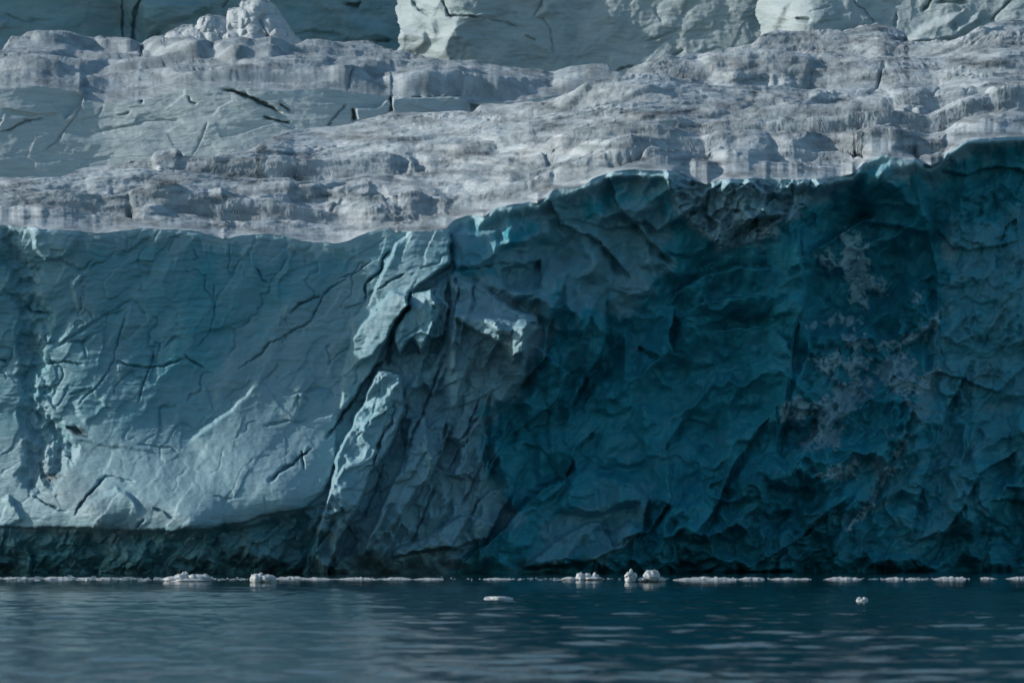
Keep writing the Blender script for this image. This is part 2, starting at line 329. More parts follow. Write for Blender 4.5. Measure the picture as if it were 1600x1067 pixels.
# left slab: cracks
for c, s, h, wd in ((4, "530 665 590 685 700 695 760 690 800 665 860 655", 1.1, 2.6), (4, "860 635 880 665 945 695", .9, 2), (4, "585 445 560 520 530 640 500 710 440 790 350 870", .6, 1.4),
    (4, "990 300 990 470 960 545 900 610", .5, 1.5), (4, "1480 370 1400 395 1340 440", 1.3, 2.6), (4, "1600 285 1500 350 1440 480 1400 500 1310 550 1250 580 1200 640 1100 700", .9, 1.7),
    (4, "720 620 700 680 660 770 640 850", .7, 1.8), (4, "745 560 730 640 690 760", .4, 1.4), (4, "320 820 350 815 400 795", .6, 1.6), (4, "120 410 150 440 250 445", 1.2, 3), (4, "0 660 30 665", 1.2, 3),
    (4, "210 680 300 665 380 680", .9, 2.4), (4, "1230 960 1330 945 1430 940", .5, 3), (7, "640 160 760 170 825 195", .5, 2), (7, "310 80 350 90 390 110", 1.2, 4),
    (7, "490 310 430 370 380 430 345 490", 1.3, 2.6), (7, "1245 325 1280 290 1350 250 1400 210 1445 185", 1.8, 3.4), (7, "1395 190 1400 230 1408 275", 1.3, 2.2), (7, "150 400 220 440 310 470", 1.0, 2.2),
    (7, "630 550 665 510", .9, 2.4), (7, "710 455 760 475 800 500", .8, 2.2), (7, "300 210 345 250", .8, 2), (7, "480 310 540 315 620 335", .5, 2.4), (7, "990 395 1080 415", .4, 2),
    (5, "235 150 205 190 190 240 150 285 128 300 120 385", 1.6, 2.4), (5, "300 265 200 320 140 350", 1.2, 1.7), (5, "120 385 70 410 20 420", .6, 1.5), (5, "220 365 180 405 140 460", .8, 1.6),
    (5, "250 540 236 580 225 680", 2.2, 3.6), (5, "215 650 160 700 110 770 60 850 0 940 -60 1020", 2.4, 3.4), (5, "255 880 250 950 205 1000 185 1067", 1.6, 2.2), (8, "215 80 190 150 155 265", 1.8, 2.8),
    (5, "320 860 290 960 300 1060 330 1100", 1.2, 2.2), (8, "560 140 600 90 650 30", 1.8, 2.8), (5, "70 1040 130 960 180 840 190 700", .4, 1.6), (5, "0 280 80 250 150 200", .7, 1.6), (5, "400 300 460 260 515 225", .8, 1.8),
    (5, "560 585 640 530 700 490", .4, 1.5), (5, "290 565 340 530 390 490", .4, 1.4), (5, "940 240 925 330", .8, 2), (5, "700 320 780 370 820 400", .5, 1.8), (5, "540 245 640 235 740 215 850 215 930 200", .9, 2.4),
    (4, "0 365 80 360", .3, 2), (4, "1180 230 1215 290 1240 300", .8, 3), (4, "290 205 385 250 430 200", .5, 3), (4, "1340 490 1400 500 1410 480", .3, 1.4),
    (4, "590 420 480 460 380 520 260 600", .5, 3), (4, "860 570 800 560 760 600", .5, 2.5), (4, "320 580 400 575", .7, 3)):
    crack(D, c, s, h * .6, wd * .62, .05 * h * (-1 if abs(hash_(s)) % 3 == 0 else 1))
for c, s, h, wd in ((4, "250 600 360 440 330 300 420 200", .5, 22), (4, "960 540 1060 500 1160 460", -.4, 30), (4, "530 180 630 130 700 80", -.8, 16), (4, "850 1060 1080 880 1200 740 1240 720", .7, 40),
    (4, "400 960 350 880 330 860", .5, 30), (7, "310 130 470 160 640 190 800 200", -.4, 20), (4, "1600 900 1480 920 1400 960", -.6, 16), (4, "1400 870 1350 950", .4, 14), (4, "1440 720 1380 820 1500 800", .5, 14),
    (7, "360 500 400 440 540 365 600 390 660 500", .9, 26), (7, "0 420 40 405 75 450 110 520", .9, 22), (4, "1170 180 1190 260 1260 300 1320 330", .6, 16),
    (4, "780 160 800 220 760 300 780 380", .3, 20), (4, "1250 330 1320 440 1320 500", -.4, 14), (8, "240 700 330 660 480 650 620 640", -1.4, 18), (5, "420 900 540 880 640 840 780 760", -.9, 26)):
    scarp(D, c, s, h * .6, wd, .25, 4.5 if c in (4, 7) else 1.5)
block(D, 4, "140 50 260 45 380 70 360 110 300 190 210 200 150 150", .9, 6)
# the ribbed gully at the far left and the rubbly undercut
gul = np.zeros(SH, f32); paint(gul, 0, "2 360 22 362 46 430 70 480 66 560 64 620 72 700 56 770 38 760 40 640 36 540 14 440", .9, 14, 26, 40)
paint(gul, 0, "55 640 90 660 120 700 80 760 60 740", 1, 8, 10, 20)
D += gul * (.7 + .9 * fbm(XX / 30, YY / 34, 4, 231, .45, True) + .05 * fa3)
# overhang under the lip of the blue side, notch at the water
under = sstep(0, 26, YY - LIP[None, :]) * sstep(700, 760, XX)
under = under * sstep(-.5, .5, fbm(XX / 60, YY / 200, 3, 239) + .35)
D += 1.8 * under - .6 * sstep(700, 760, XX)
D += 2.2 * sstep(868, 900, YY + 22 * fbm(XX / 55, YY / 300, 3, 233)) + .8 * M_base * sstep(822, 862, YY + 26 * fbm(XX / 60, YY / 60, 4, 234))

# ------------------------------------------------------------------ plateau (terraces climbing back)
def risers(lst, G):
    for c, s, thk in lst:
        p = P(c, s); xs = np.array([q[0] for q in p]); ys = np.array([q[1] for q in p])
        a, b = xs.min(), xs.max(); x = np.arange(X0, X1, dtype=f32)
        ylip = np.interp(x, xs, ys) + 1.6 * fbm(x / 17, x * 0 + a, 3, 7)
        end = (sstep(a - 4, a + (b - a) * .22, x) * sstep(a - 4, a + (b - a) * .22, (a + b) - x)).astype(f32)
        t = thk * (.35 + .65 * end)
        rel = YY - ylip[None]
        k = sstep(-1.0, 1.0, rel) * (1 - sstep(.8, 1.15, rel / t[None])) * end[None]
        G *= 1 - .93 * k
        tread = np.exp(-np.clip(-rel, 0, 99) / 7) * (rel < 0) * end[None]
        G *= 1 + 1.6 * tread
RA = [(11, "-300 380 0 375 150 398 300 415 480 425 560 440", 17), (11, "780 330 900 350 1050 300 1130 275 1300 290 1380 320 1500 330 1600 320", 26), (11, "340 305 560 308 760 312", 3),
    (11, "680 245 800 200 900 180 1010 190", 16), (11, "940 75 1050 70 1140 75", 24), (11, "1270 68 1400 55 1640 75", 13), (11, "1200 55 1340 55", 5), (11, "0 215 200 220 420 240", 6), (11, "0 300 150 270 280 270 360 300", 8),
    (11, "560 250 640 235 720 245", 12), (11, "900 430 1100 420 1300 410 1420 440", 4), (12, "-60 10 200 12", 12), (12, "240 62 320 62", 4), (12, "490 80 620 82", 4), (12, "660 75 760 42 1000 20 1300 20 1700 22", 22),
    (12, "-20 190 150 180 260 188", 10), (12, "540 132 600 120 700 130 790 160", 9), (12, "330 190 450 215 620 172", 5), (12, "240 310 400 258 560 200 700 185 880 212", 20), (12, "-40 330 120 280 260 270", 20),
    (12, "660 270 780 250 860 300", 12), (12, "500 385 700 335 900 305 1100 290 1180 340", 30), (12, "1010 235 1200 225 1300 188 1460 205", 16), (12, "1430 262 1520 215 1640 200", 12), (12, "0 440 150 430 300 445", 7), (12, "200 480 400 470 540 490", 8),
    (12, "-100 395 100 385 200 380", 5), (13, "-400 345 0 350 300 352 600 360 900 350 1060 330", 28), (13, "0 305 220 290 350 300 600 300 650 290 900 240 1040 240", 12), (13, "1130 185 1300 150 1530 120", 11),
    (13, "0 230 400 225 700 190 1000 180", 5), (13, "300 120 700 110 1000 60 1150 60", 5), (13, "0 150 250 165 450 150", 4), (13, "1220 400 1400 400 1640 370", 30), (13, "960 440 1100 420 1240 430", 8), (13, "1240 265 1400 260 1620 280", 6), (13, "1100 235 1300 240 1400 250", 6),
    (14, "-60 515 150 500 350 465 600 468 900 480", 32), (14, "-60 300 50 250 200 268 330 225 450 190 640 182", 20), (14, "20 205 150 155 320 160 340 210", 14), (14, "-80 45 0 38 100 30 200 50 310 85", 38),
    (14, "790 292 900 268 990 315", 22), (14, "1340 270 1500 250 1760 250", 24), (14, "1060 315 1200 300 1400 302", 9), (14, "1060 425 1200 392 1350 388 1700 405", 10), (14, "700 22 830 8 920 22", 7), (14, "1350 35 1450 10 1640 10", 11),
    (14, "480 65 700 52 900 62 1200 72", 5), (14, "1060 140 1300 110 1700 80", 6), (14, "720 150 900 145 1040 150", 12), (14, "1200 160 1400 150 1700 170", 8), (14, "400 370 600 350 780 350", 12), (14, "80 330 300 330 420 345", 14), (14, "-50 400 100 380 300 400", 6),
    (3, "80 318 250 302 400 262 500 285", 7), (3, "120 345 300 305 420 300 550 330 650 342", 42), (3, "460 285 600 255 750 260 850 300", 24), (3, "770 248 880 235 1010 240", 16), (3, "540 200 700 200 850 202 1030 222", 12),
    (3, "700 182 800 150 920 122 1060 165", 13), (3, "1080 305 1200 272 1400 240 1660 222", 12), (3, "1430 310 1500 295 1680 280", 15), (3, "1300 205 1420 165 1500 130 1700 130", 22), (3, "-40 340 100 300 200 280", 8), (3, "0 400 120 380 260 400", 10), (3, "860 330 1000 310 1100 320", 6)]
def terraces(lst):
    """height (m) the terrace fronts and their treads add above the sloping ground"""
    Z = np.zeros(SH, f32); FT = np.zeros(SH, f32)
    for n, (c, q, thk) in enumerate(lst):
        p = P(c, q); xs = np.array([t[0] for t in p]); ys = np.array([t[1] for t in p])
        a, b = xs.min(), xs.max(); pad = (b - a) * .10 + 4
        i0 = int(max(0, a - pad - X0)); i1 = int(min(SH[1], b + pad - X0))
        y0_ = int(max(0, ys.min() - thk * 3 - 14 - Y0)); y1_ = int(min(SH[0], ys.max() + thk + 16 - Y0))
        w_ = (slice(y0_, y1_), slice(i0, i1)); x = XX[w_]; y = YY[w_]
        ylip = np.interp(x, xs, ys) + 2.2 * fbm(x / 70, x * 0 + n, 2, 7 + n)
        e = (sstep(a - pad, a + (b - a) * .32, x) * sstep(a - pad, a + (b - a) * .32, (a + b) - x)) ** .6
        h = thk * e * (1.0 + .3 * fbm(x / 45, x * 0 + n, 2, 9 + n))
        rel = y - (ylip + thk * e)
        f = np.where(rel > 0, 1 - sstep(-2, 3, rel), np.clip(1 + (rel + 6) / (2.2 * thk + 12), 0, 1))
        f = np.where(rel > -6, 1 - sstep(-6, 5, rel), f)
        Z[w_] = np.maximum(Z[w_], h / 18 * f)
        FT[w_] = np.maximum(FT[w_], e * np.exp(-((rel - 2) / (2.0 + thk * .10)) ** 2) * np.clip(.4 + 1.2 * fbm(x / 18, y / 6, 3, 17), 0, 1))
    return Z, FT
def blurx(v, k=9):
    return np.convolve(np.pad(v, k, 'edge'), np.ones(2 * k + 1) / (2 * k + 1), 'valid').astype(f32)
xcol = np.arange(X0, X1, dtype=f32)
Dsm = blurx(sample(D, xcol, LIP + 9.0), 7)
kk = np.exp(-np.clip(YY - LIP[None], 0, 999) / 6.0); D = (D * (1 - kk) + Dsm[None] * kk).astype(f32)
D0 = sample(D, xcol, LIP + 1.0)
D0b = blurx(blurx(blurx(D0, 60), 60), 40); LIPs = blurx(blurx(LIP, 45), 45)
rise = np.clip(LIP[None] - YY, 0, 999)
LIPm = blurx(blurx(LIP, 16), 16); D0m = blurx(blurx(D0, 36), 30)
cm = D0m - D0b - .285 * (LIPs - LIPm); cf = D0 - D0b - .285 * (LIPs - LIP) - cm
PL = (D0b[None] + .285 * (LIPs[None] - YY) + cm[None] * np.exp(-rise / 26) + cf[None] * np.exp(-rise / 1.6)).astype(f32)
def ledges(x, y, period, seed, cut_=.12):
    """long wandering ice ledges: short steep front, long back slope. returns height 0..1 and a mask of the foot"""
    ph = (y + period * (1.6 * fbm(x / (period * 10), y / (period * 5), 3, seed, .4) + .10 * fbm(x / (period * 2.5), y / period, 2, seed + 9, .4)) + .05 * x) / period
    f = ph - np.floor(ph); live = np.clip(.55 + 1.3 * fbm(x / (period * 4), y / (period * 1.3), 3, seed + 5), 0, 1.2)
    return np.minimum(f / cut_, (1 - f) / (1 - cut_)) * live, np.exp(-(np.minimum(f, 1 - f) / .09) ** 2) * live
TZ, FTA = terraces(RA)
PLc = np.zeros(SH, f32)
for c, s, h, wd in ((14, "150 298 300 308 440 302 580 285", 2.5, 2.2), (14, "730 80 690 130 640 190", 2, 1.8), (14, "1060 170 1000 215 960 250", 2, 3.5), (14, "1290 170 1240 230", 1.0, 1.4), (14, "380 585 470 572", 2, 2.2), (14, "500 562 600 560", 2, 2.2),
    (14, "915 545 935 590", 2.5, 4), (12, "430 392 490 352 540 318", 2, 3), (11, "810 370 830 420", 2.2, 4), (12, "690 280 760 262 830 300", 2.2, 6), (13, "600 470 720 455 880 420", 1.4, 4), (3, "460 515 700 520 850 510", .8, 1.6), (1, "1400 685 1500 688 1600 685", 1.5, 1.6),
    (12, "880 130 1000 110 1060 125", 1, 3), (13, "0 470 150 465 260 480", .9, 3), (3, "980 195 1080 220", 1.5, 3)):
    crack(PLc, c, s, h, wd)

# ------------------------------------------------------------------ colour maps : R blue ice up to shade-dark, G snow crust, B grit plus painted shade
BLUE = np.full(SH, .34, f32)
paint(BLUE, 0, "150 420 190 370 300 352 440 372 560 390 560 430 470 470 400 560 340 620 240 600 200 470", .52, 40, 40, 90, 'mix')
paint(BLUE, 0, "300 380 345 370 350 520 310 560 290 500", .7, 22, 20, 50, 'mix')
paint(BLUE, 0, "350 560 560 400 705 400 640 500 520 690 500 780 250 820 100 800 90 690 300 690", .12, 40, 30, 80, 'mix')
paint(BLUE, 0, "-160 690 100 690 300 700 500 690 510 765 390 818 250 830 -160 830", .0, 18, 14, 60, 'mix')
paint(BLUE, 0, "-160 832 250 838 390 830 520 790 520 930 -160 930", .48, 8, 16, 40, 'mix')
paint(BLUE, 0, "520 690 560 620 600 570 700 600 780 660 820 800 700 930 480 930 510 800", .20, 20, 24, 60, 'mix')
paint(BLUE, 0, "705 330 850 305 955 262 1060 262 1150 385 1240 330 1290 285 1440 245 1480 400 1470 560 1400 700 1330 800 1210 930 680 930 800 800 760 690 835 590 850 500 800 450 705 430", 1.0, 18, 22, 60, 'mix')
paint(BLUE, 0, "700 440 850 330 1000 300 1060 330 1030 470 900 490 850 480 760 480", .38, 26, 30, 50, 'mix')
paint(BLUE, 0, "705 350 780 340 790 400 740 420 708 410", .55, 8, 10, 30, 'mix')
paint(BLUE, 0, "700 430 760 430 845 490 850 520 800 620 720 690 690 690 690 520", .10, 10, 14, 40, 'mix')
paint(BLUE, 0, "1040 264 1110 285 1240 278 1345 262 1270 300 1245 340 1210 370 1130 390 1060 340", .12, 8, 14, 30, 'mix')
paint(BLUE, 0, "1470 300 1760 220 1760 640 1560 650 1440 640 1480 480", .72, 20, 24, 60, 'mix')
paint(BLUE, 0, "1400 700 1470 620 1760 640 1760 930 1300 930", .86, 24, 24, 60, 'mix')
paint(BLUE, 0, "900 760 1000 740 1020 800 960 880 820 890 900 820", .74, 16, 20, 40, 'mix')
paint(BLUE, 0, "1250 400 1290 310 1440 260 1480 220 1760 215 1760 330 1600 320 1480 340 1450 500 1250 560 1235 480", 1.2, 24, 24, 60, 'mix')  # clear dark ice, deepened here to carry the shade of the recess
paint(BLUE, 0, "1010 880 1180 740 1240 760 1330 800 1480 790 1760 760 1760 930 900 930", 1.3, 40, 40, 70, 'mix')  # shade of the overhung foot at bottom right put into the ice colour
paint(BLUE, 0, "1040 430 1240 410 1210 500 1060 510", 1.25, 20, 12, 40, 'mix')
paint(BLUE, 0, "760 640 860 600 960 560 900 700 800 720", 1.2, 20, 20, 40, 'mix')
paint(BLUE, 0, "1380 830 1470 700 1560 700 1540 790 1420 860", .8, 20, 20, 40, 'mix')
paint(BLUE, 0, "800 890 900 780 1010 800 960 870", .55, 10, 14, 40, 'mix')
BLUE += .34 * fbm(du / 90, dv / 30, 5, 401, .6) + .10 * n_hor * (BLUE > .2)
GRIT = np.clip(.05 + .15 * fbm(XX / 60, YY / 30, 4, 411), 0, 1)
GRIT = np.maximum(GRIT, .16 * M_ledge * np.clip(.6 + fbm(XX / 50, YY / 22, 4, 415), 0, 1))
GRIT = np.maximum(GRIT, gul * np.clip(.05 + .9 * fbm(XX / 26, YY / 34, 4, 412, .5), 0, 1) * .8)
def grit(c, s, v, soft=6, rough_=10, sc_=14): paint(GRIT, c, s, v, soft, rough_, sc_)
grit(7, "120 380 200 430 330 480 480 560 640 570 560 460 420 330 300 230 200 200", .33, 16, 14)
grit(7, "200 290 290 300 260 340 210 340", .8, 4, 6); grit(7, "310 80 390 85 400 125 330 115", .8, 3, 5); grit(7, "330 130 440 200 400 210", .4, 5, 5)
grit(7, "600 400 720 450 840 500 820 530 690 500", .4, 8, 10)
grit(7, "1350 480 1450 435 1450 460 1350 500", .6, 3, 6)
BLUE = np.clip(BLUE, 0, 1.7) * (1 - .85 * M_snow)
SNOW = np.clip(M_snow, 0, 1) * .85
SNOW = np.maximum(SNOW, M_cent * np.clip(.12 + .5 * fbm(du / 60, dv / 20, 4, 417), 0, .5)); SNOW = np.maximum(SNOW, M_ledge * .28); SNOW = np.maximum(SNOW, M_rub * .4 * sstep(-.1, .3, fbm((XX + wx) / 16, (YY + wy) / 10, 4, 213, .6)))
paint(SNOW, 4, "140 50 260 45 380 70 360 110 300 190 210 200 150 150", .5, 6, 8, 12)
paint(SNOW, 0, "530 376 575 362 616 357 616 368 560 378", .5, 4, 3, 12)
paint(SNOW, 0, "636 361 702 361 704 380 630 376", .45, 5, 3, 12)
# plateau grit in long streaks, with shade painted into slots and terrace feet
PG_SHADE = np.clip(.15 + 1.25 * fbm(XX / 75, YY / 13, 5, 421, .6) + .5 * fbm(XX / 220, YY / 40, 3, 431), 0, .95)
for c, s, v in ((13, "560 480 720 440 900 410 860 440 700 480 600 495", 1.0), (13, "0 470 200 455 260 480 100 500 0 500", .6), (12, "850 140 950 100 1080 110 1400 100 1500 110 1150 140 1000 150", .75),
    (14, "0 430 300 400 500 420 870 440 850 480 600 460 300 450 0 460", .75), (14, "780 300 960 280 960 380 860 440 780 400", .5), (14, "900 530 945 540 930 600 915 600", 1), (12, "400 390 480 330 530 320 500 390", .9),
    (12, "520 370 700 350 900 340 1130 330 1130 440 900 450 700 470 560 430", .5), (11, "790 330 850 370 830 420 800 400", .95), (11, "700 230 830 210 1000 190 960 280 800 300 700 280", .6), (11, "0 215 250 220 240 250 0 250", .6),
    (11, "450 270 720 270 760 310 500 310", .55), (11, "1000 70 1110 80 1140 180 1010 180", .55), (13, "1000 210 1200 200 1300 230 1150 260 1000 240", .8), (13, "1380 130 1500 120 1450 190 1200 190", .5), (3, "480 280 750 260 900 330 700 340 500 310", .6),
    (3, "600 600 1060 600 1060 640 620 640", .6), (3, "1060 640 1110 700 1090 740 1060 700", .9), (3, "860 190 1060 200 1080 220 900 220", .7), (3, "1350 150 1600 150 1600 230 1350 220", .5), (3, "0 560 250 560 400 600 250 640 0 620", .5)):
    A = np.zeros(SH, f32); paint(A, c, s, v, 4, 10, 14); PG_SHADE = np.maximum(PG_SHADE, A * np.clip(.7 + .9 * fbm(XX / 12, YY / 5, 3, 441), 0, 1))  # dirt bands, plus dark tone painted into slots and shaded risers

PG_SHADE = np.maximum(PG_SHADE, FTA * .9)  # painted shadow seams along the foot of each terrace front
# ------------------------------------------------------------------ materials
def N(nt, t, **k):
    n = nt.nodes.new(t)
    for a, b in k.items():
        if a in n.inputs: n.inputs[a].default_value = b
        else: setattr(n, a, b)
    return n
def rgb(nt, x, a, b):
    m = nt.nodes.new('ShaderNodeMix'); m.data_type = 'RGBA'; m.clamp_factor = True
    nt.links.new(x, m.inputs[0])
    for i, v in ((6, a), (7, b)):
        if isinstance(v, tuple): m.inputs[i].default_value = (*v, 1)
        else: nt.links.new(v, m.inputs[i])
    return m.outputs[2]
def mth(nt, op, a, b=None, clamp=False):
    m = nt.nodes.new('ShaderNodeMath'); m.operation = op; m.use_clamp = clamp
    for i, v in ((0, a), (1, b)):
        if v is None: continue
        if isinstance(v, (int, float)): m.inputs[i].default_value = v
        else: nt.links.new(v, m.inputs[i])
    return m.outputs[0]
PALE, DEEP, DARK, SNOWC, GRIT_SHADE_C = (.30, .465, .54), (.036, .345, .44), (.010, .13, .18), (.66, .70, .735), (.055, .070, .082)
def ice_material(name, pale=PALE, deep=DEEP, snow=SNOWC, rough=.5, bump=.35, streak=(1, 1, 4)):
    m = bpy.data.materials.new(name); m.use_nodes = True; nt = m.node_tree; L = nt.links
    b = nt.nodes['Principled BSDF']
    at = N(nt, 'ShaderNodeAttribute', attribute_name='ice')
    sp = nt.nodes.new('ShaderNodeSeparateColor'); L.new(at.outputs['Color'], sp.inputs[0])
    tc = nt.nodes.new('ShaderNodeTexCoord'); mp = nt.nodes.new('ShaderNodeMapping'); L.new(tc.outputs['Object'], mp.inputs[0])
    mp.inputs['Scale'].default_value = streak
    n1 = N(nt, 'ShaderNodeTexNoise', Scale=.9, Detail=8.0, Roughness=.62, Distortion=.6); L.new(mp.outputs[0], n1.inputs['Vector'])
    n2 = N(nt, 'ShaderNodeTexNoise', Scale=6.0, Detail=5.0, Roughness=.65); L.new(tc.outputs['Object'], n2.inputs['Vector'])
    n3 = N(nt, 'ShaderNodeTexNoise', Scale=.25, Detail=4.0); L.new(tc.outputs['Object'], n3.inputs['Vector'])
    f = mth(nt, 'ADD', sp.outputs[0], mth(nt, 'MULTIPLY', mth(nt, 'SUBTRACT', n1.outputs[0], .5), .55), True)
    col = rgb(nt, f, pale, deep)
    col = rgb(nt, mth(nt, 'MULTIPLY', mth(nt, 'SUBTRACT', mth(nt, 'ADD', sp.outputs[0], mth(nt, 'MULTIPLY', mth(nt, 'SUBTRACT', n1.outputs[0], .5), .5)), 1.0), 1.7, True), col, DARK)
    sf = mth(nt, 'MULTIPLY', sp.outputs[1], mth(nt, 'ADD', n2.outputs[0], .55), True)
    col = rgb(nt, sf, col, snow)
    gf = mth(nt, 'MULTIPLY', sp.outputs[2], mth(nt, 'MULTIPLY', mth(nt, 'ADD', n2.outputs[0], .15), 1.5), True)
    col = rgb(nt, gf, col, GRIT_SHADE_C)
    L.new(col, b.inputs['Base Color'])
    b.inputs['Roughness'].default_value = rough; b.inputs['Specular IOR Level'].default_value = .3
    n4 = N(nt, 'ShaderNodeTexNoise', Scale=2.6, Detail=9.0, Roughness=.7, Distortion=1.2); L.new(mp.outputs[0], n4.inputs['Vector'])
    hgt = mth(nt, 'ADD', mth(nt, 'MULTIPLY', n1.outputs[0], .5), mth(nt, 'ADD', mth(nt, 'MULTIPLY', n2.outputs[0], .14), mth(nt, 'MULTIPLY', n4.outputs[0], .22)))
    bp = N(nt, 'ShaderNodeBump', Strength=bump, Distance=.6); L.new(hgt, bp.inputs['Height']); L.new(bp.outputs[0], b.inputs['Normal'])
    return m
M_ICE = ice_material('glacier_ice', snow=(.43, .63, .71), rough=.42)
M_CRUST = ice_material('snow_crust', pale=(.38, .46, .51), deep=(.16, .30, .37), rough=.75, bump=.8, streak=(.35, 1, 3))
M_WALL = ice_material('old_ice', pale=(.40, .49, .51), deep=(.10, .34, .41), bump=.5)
M_FLOE = ice_material('floe_ice', pale=(.48, .47, .455), deep=(.45, .58, .62), rough=.35, bump=.3, streak=(2, 2, 2))

# ------------------------------------------------------------------ sheet builder
def add_mesh(name, verts, faces, mat, parent=None, ice=None, smooth=True, loops=None):
    me = bpy.data.meshes.new(name)
    verts = np.ascontiguousarray(verts, dtype=np.float32); faces = np.ascontiguousarray(faces, dtype=np.int32)
    me.vertices.add(len(verts)); me.vertices.foreach_set('co', verts.ravel())
    k = faces.shape[1]
    me.loops.add(faces.size); me.loops.foreach_set('vertex_index', faces.ravel())
    me.polygons.add(len(faces)); me.polygons.foreach_set('loop_start', np.arange(0, faces.size, k, dtype=np.int32))
    me.update(calc_edges=True)
    me.polygons.foreach_set('use_smooth', np.full(len(faces), smooth))
    if ice is not None:
        a = me.color_attributes.new('ice', 'FLOAT_COLOR', 'POINT')
        a.data.foreach_set('color', np.ascontiguousarray(ice, dtype=np.float32).ravel())
    me.materials.append(mat); me.update()
    o = bpy.data.objects.new(name, me); C.objects.link(o)
    if parent: o.parent = parent
    return o
def tag(o, label=None, cat=None, group=None, kind=None):
    for k, v in (('label', label), ('category', cat), ('group', group), ('kind', kind)):
        if v: o[k] = v
    return o
def thing(name, label, cat, loc, group=None):
    o = bpy.data.objects.new(name, None); C.objects.link(o); o.location = loc; return tag(o, label, cat, group)

def grid_faces(R, K):
    i = np.arange(R * K).reshape(R, K)
    return np.stack([i[:-1, :-1], i[1:, :-1], i[1:, 1:], i[:-1, 1:]], -1).reshape(-1, 4)
def cut(pos, faces, fm, ice):
    f = faces[fm]; u, inv = np.unique(f, return_inverse=True)
    return pos[u], inv.reshape(f.shape), ice[u]
def pile_normals_keep(o): pass

def sheet_pos(px, py, DD, base, zdisp=None):
    Y = base + DD
    return world(px, py, Y)

# ---- front glacier mesh
cols = np.arange(X0 + 4, X1 - 4, 1.5, dtype=f32); NC = len(cols)
lipc = np.interp(cols, xcol, LIP); topc = np.interp(cols, xcol, TOPA)
NP, NCl = 340, 400
def front():
    tv = np.linspace(0, 1, NP)[:, None]; py1 = topc[None] + (lipc - topc)[None] * tv
    tv = np.linspace(0, 1, NCl + 1)[1:, None]; py2 = lipc[None] + (915 - lipc)[None] * tv
    px1 = np.broadcast_to(cols, py1.shape); px2 = np.broadcast_to(cols, py2.shape)
    d1 = sample(PL, px1, py1); d2 = sample(D, px2, np.maximum(py2, lipc[None] + 1))
    # organic wander of the traced shapes
    fade = np.clip((py2 - lipc[None]) / 20, 0, 1)
    jx = 3.2 * fbm(px2 / 26, py2 / 26, 3, 601) * fade; jy = 3.2 * fbm(px2 / 26, py2 / 26, 3, 611) * fade
    d2 = sample(D, px2 + jx, np.maximum(py2 + jy, lipc[None] + 1))
    p1 = world(px1, py1, 400 + d1); p2 = world(px2, py2, 400 + d2)
    x, y = p1[..., 0], p1[..., 1]; k = sstep(0, 16, lipc[None] - py1); kt = .35 + .65 * sstep(0, 14, py1 - topc[None])
    le1, f1 = ledges(x, y, 10.5, 681); le2, f2 = ledges(x, y, 3.3, 691); le3, f3 = ledges(x, y, 1.3, 697, .2); tz = sample(TZ, px1, py1) * .7; rowe = py1 - tz * 18
    gr = np.abs(np.gradient(p1[..., 2] + tz, axis=0)) / np.maximum(np.abs(np.gradient(y, axis=0)), .004)
    rub = sstep(.05, .45, fbm(px1 / 110, py1 / 22, 3, 629) + .5 * np.exp(-((px1 - 620) / 70) ** 2 - ((py1 - 365) / 22) ** 2))
    flat_ = 1 - .85 * sstep(.45, 1.1, gr)
    p1[..., 2] += k * kt * (tz + .45 * fbm(x / 14, y / 5, 4, 621, .5) + le1 * 1.6 * (.4 + .6 * flat_) + le2 * .34 * (.2 + .8 * flat_) + le3 * .09 * flat_ + flat_ * .30 * rub * (fbm(x / 1.3, y / .8, 4, 627, .6, True) - .3) + flat_ * (.14 * fbm(x / 7, y / 1.8, 4, 625, .6) + .10 * (fbm(x / 2.4, y / .9, 4, 631, .6, True) - .3) + .04 * perlin(x / .6, y / .4, 641)))
    p1[..., 2] -= k * np.clip(sample(PLc, px1, rowe), 0, 3) * .8
    zz = p1[..., 2]; p1[..., 1] += k * ((.45 + .5 * (1 - flat_)) * fbm(x / 3.0, zz / 1.0 + x / 40, 5, 645, .6))
    rowe = HROW - (p1[..., 2] - H) / p1[..., 1] * 7200
    pos = np.concatenate([p1, p2]); R = pos.shape[0]
    px = np.concatenate([px1, px2]); py = np.concatenate([py1, py2])
    hang_ = 16 + 60 * np.clip(fbm(px2 / 50, py2 / 60, 4, 675, .6) + .2, 0, 1)
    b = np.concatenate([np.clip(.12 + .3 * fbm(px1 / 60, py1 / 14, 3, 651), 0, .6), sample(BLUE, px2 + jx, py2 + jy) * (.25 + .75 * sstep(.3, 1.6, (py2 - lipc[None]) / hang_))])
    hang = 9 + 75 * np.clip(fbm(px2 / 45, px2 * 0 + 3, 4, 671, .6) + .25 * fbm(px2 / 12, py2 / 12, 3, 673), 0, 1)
    lipfade = (1 - sstep(.6, 1.1, (py2 - lipc[None]) / hang)) * .7
    s = np.concatenate([np.clip(.62 + .9 * fbm(px1 / 40, rowe / 8, 5, 661, .6), 0, 1), np.maximum(sample(SNOW, px2, py2), lipfade)])
    g = np.concatenate([np.maximum(sample(PG_SHADE, px1, rowe), np.clip(.8 * f1 + .25 * f2, 0, 1) * flat_ * (.5 + .8 * fbm(px1 / 40, py1 / 12, 3, 683))), sample(GRIT, px2 + jx, py2 + jy)])  # ledge feet darkened as well: shadow seams kept in the grit channel
    ice = np.stack([b, s, g, np.ones_like(b)], -1)
    return pos, px, py, ice
pos, px, py, ice = front()
R = pos.shape[0]; faces = grid_faces(R, NC)
pos = pos.reshape(-1, 3); ice = ice.reshape(-1, 4)
fpx = px.reshape(-1)[faces[:, 0]]; fpy = py.reshape(-1)[faces[:, 0]]
frow = faces[:, 0] // NC
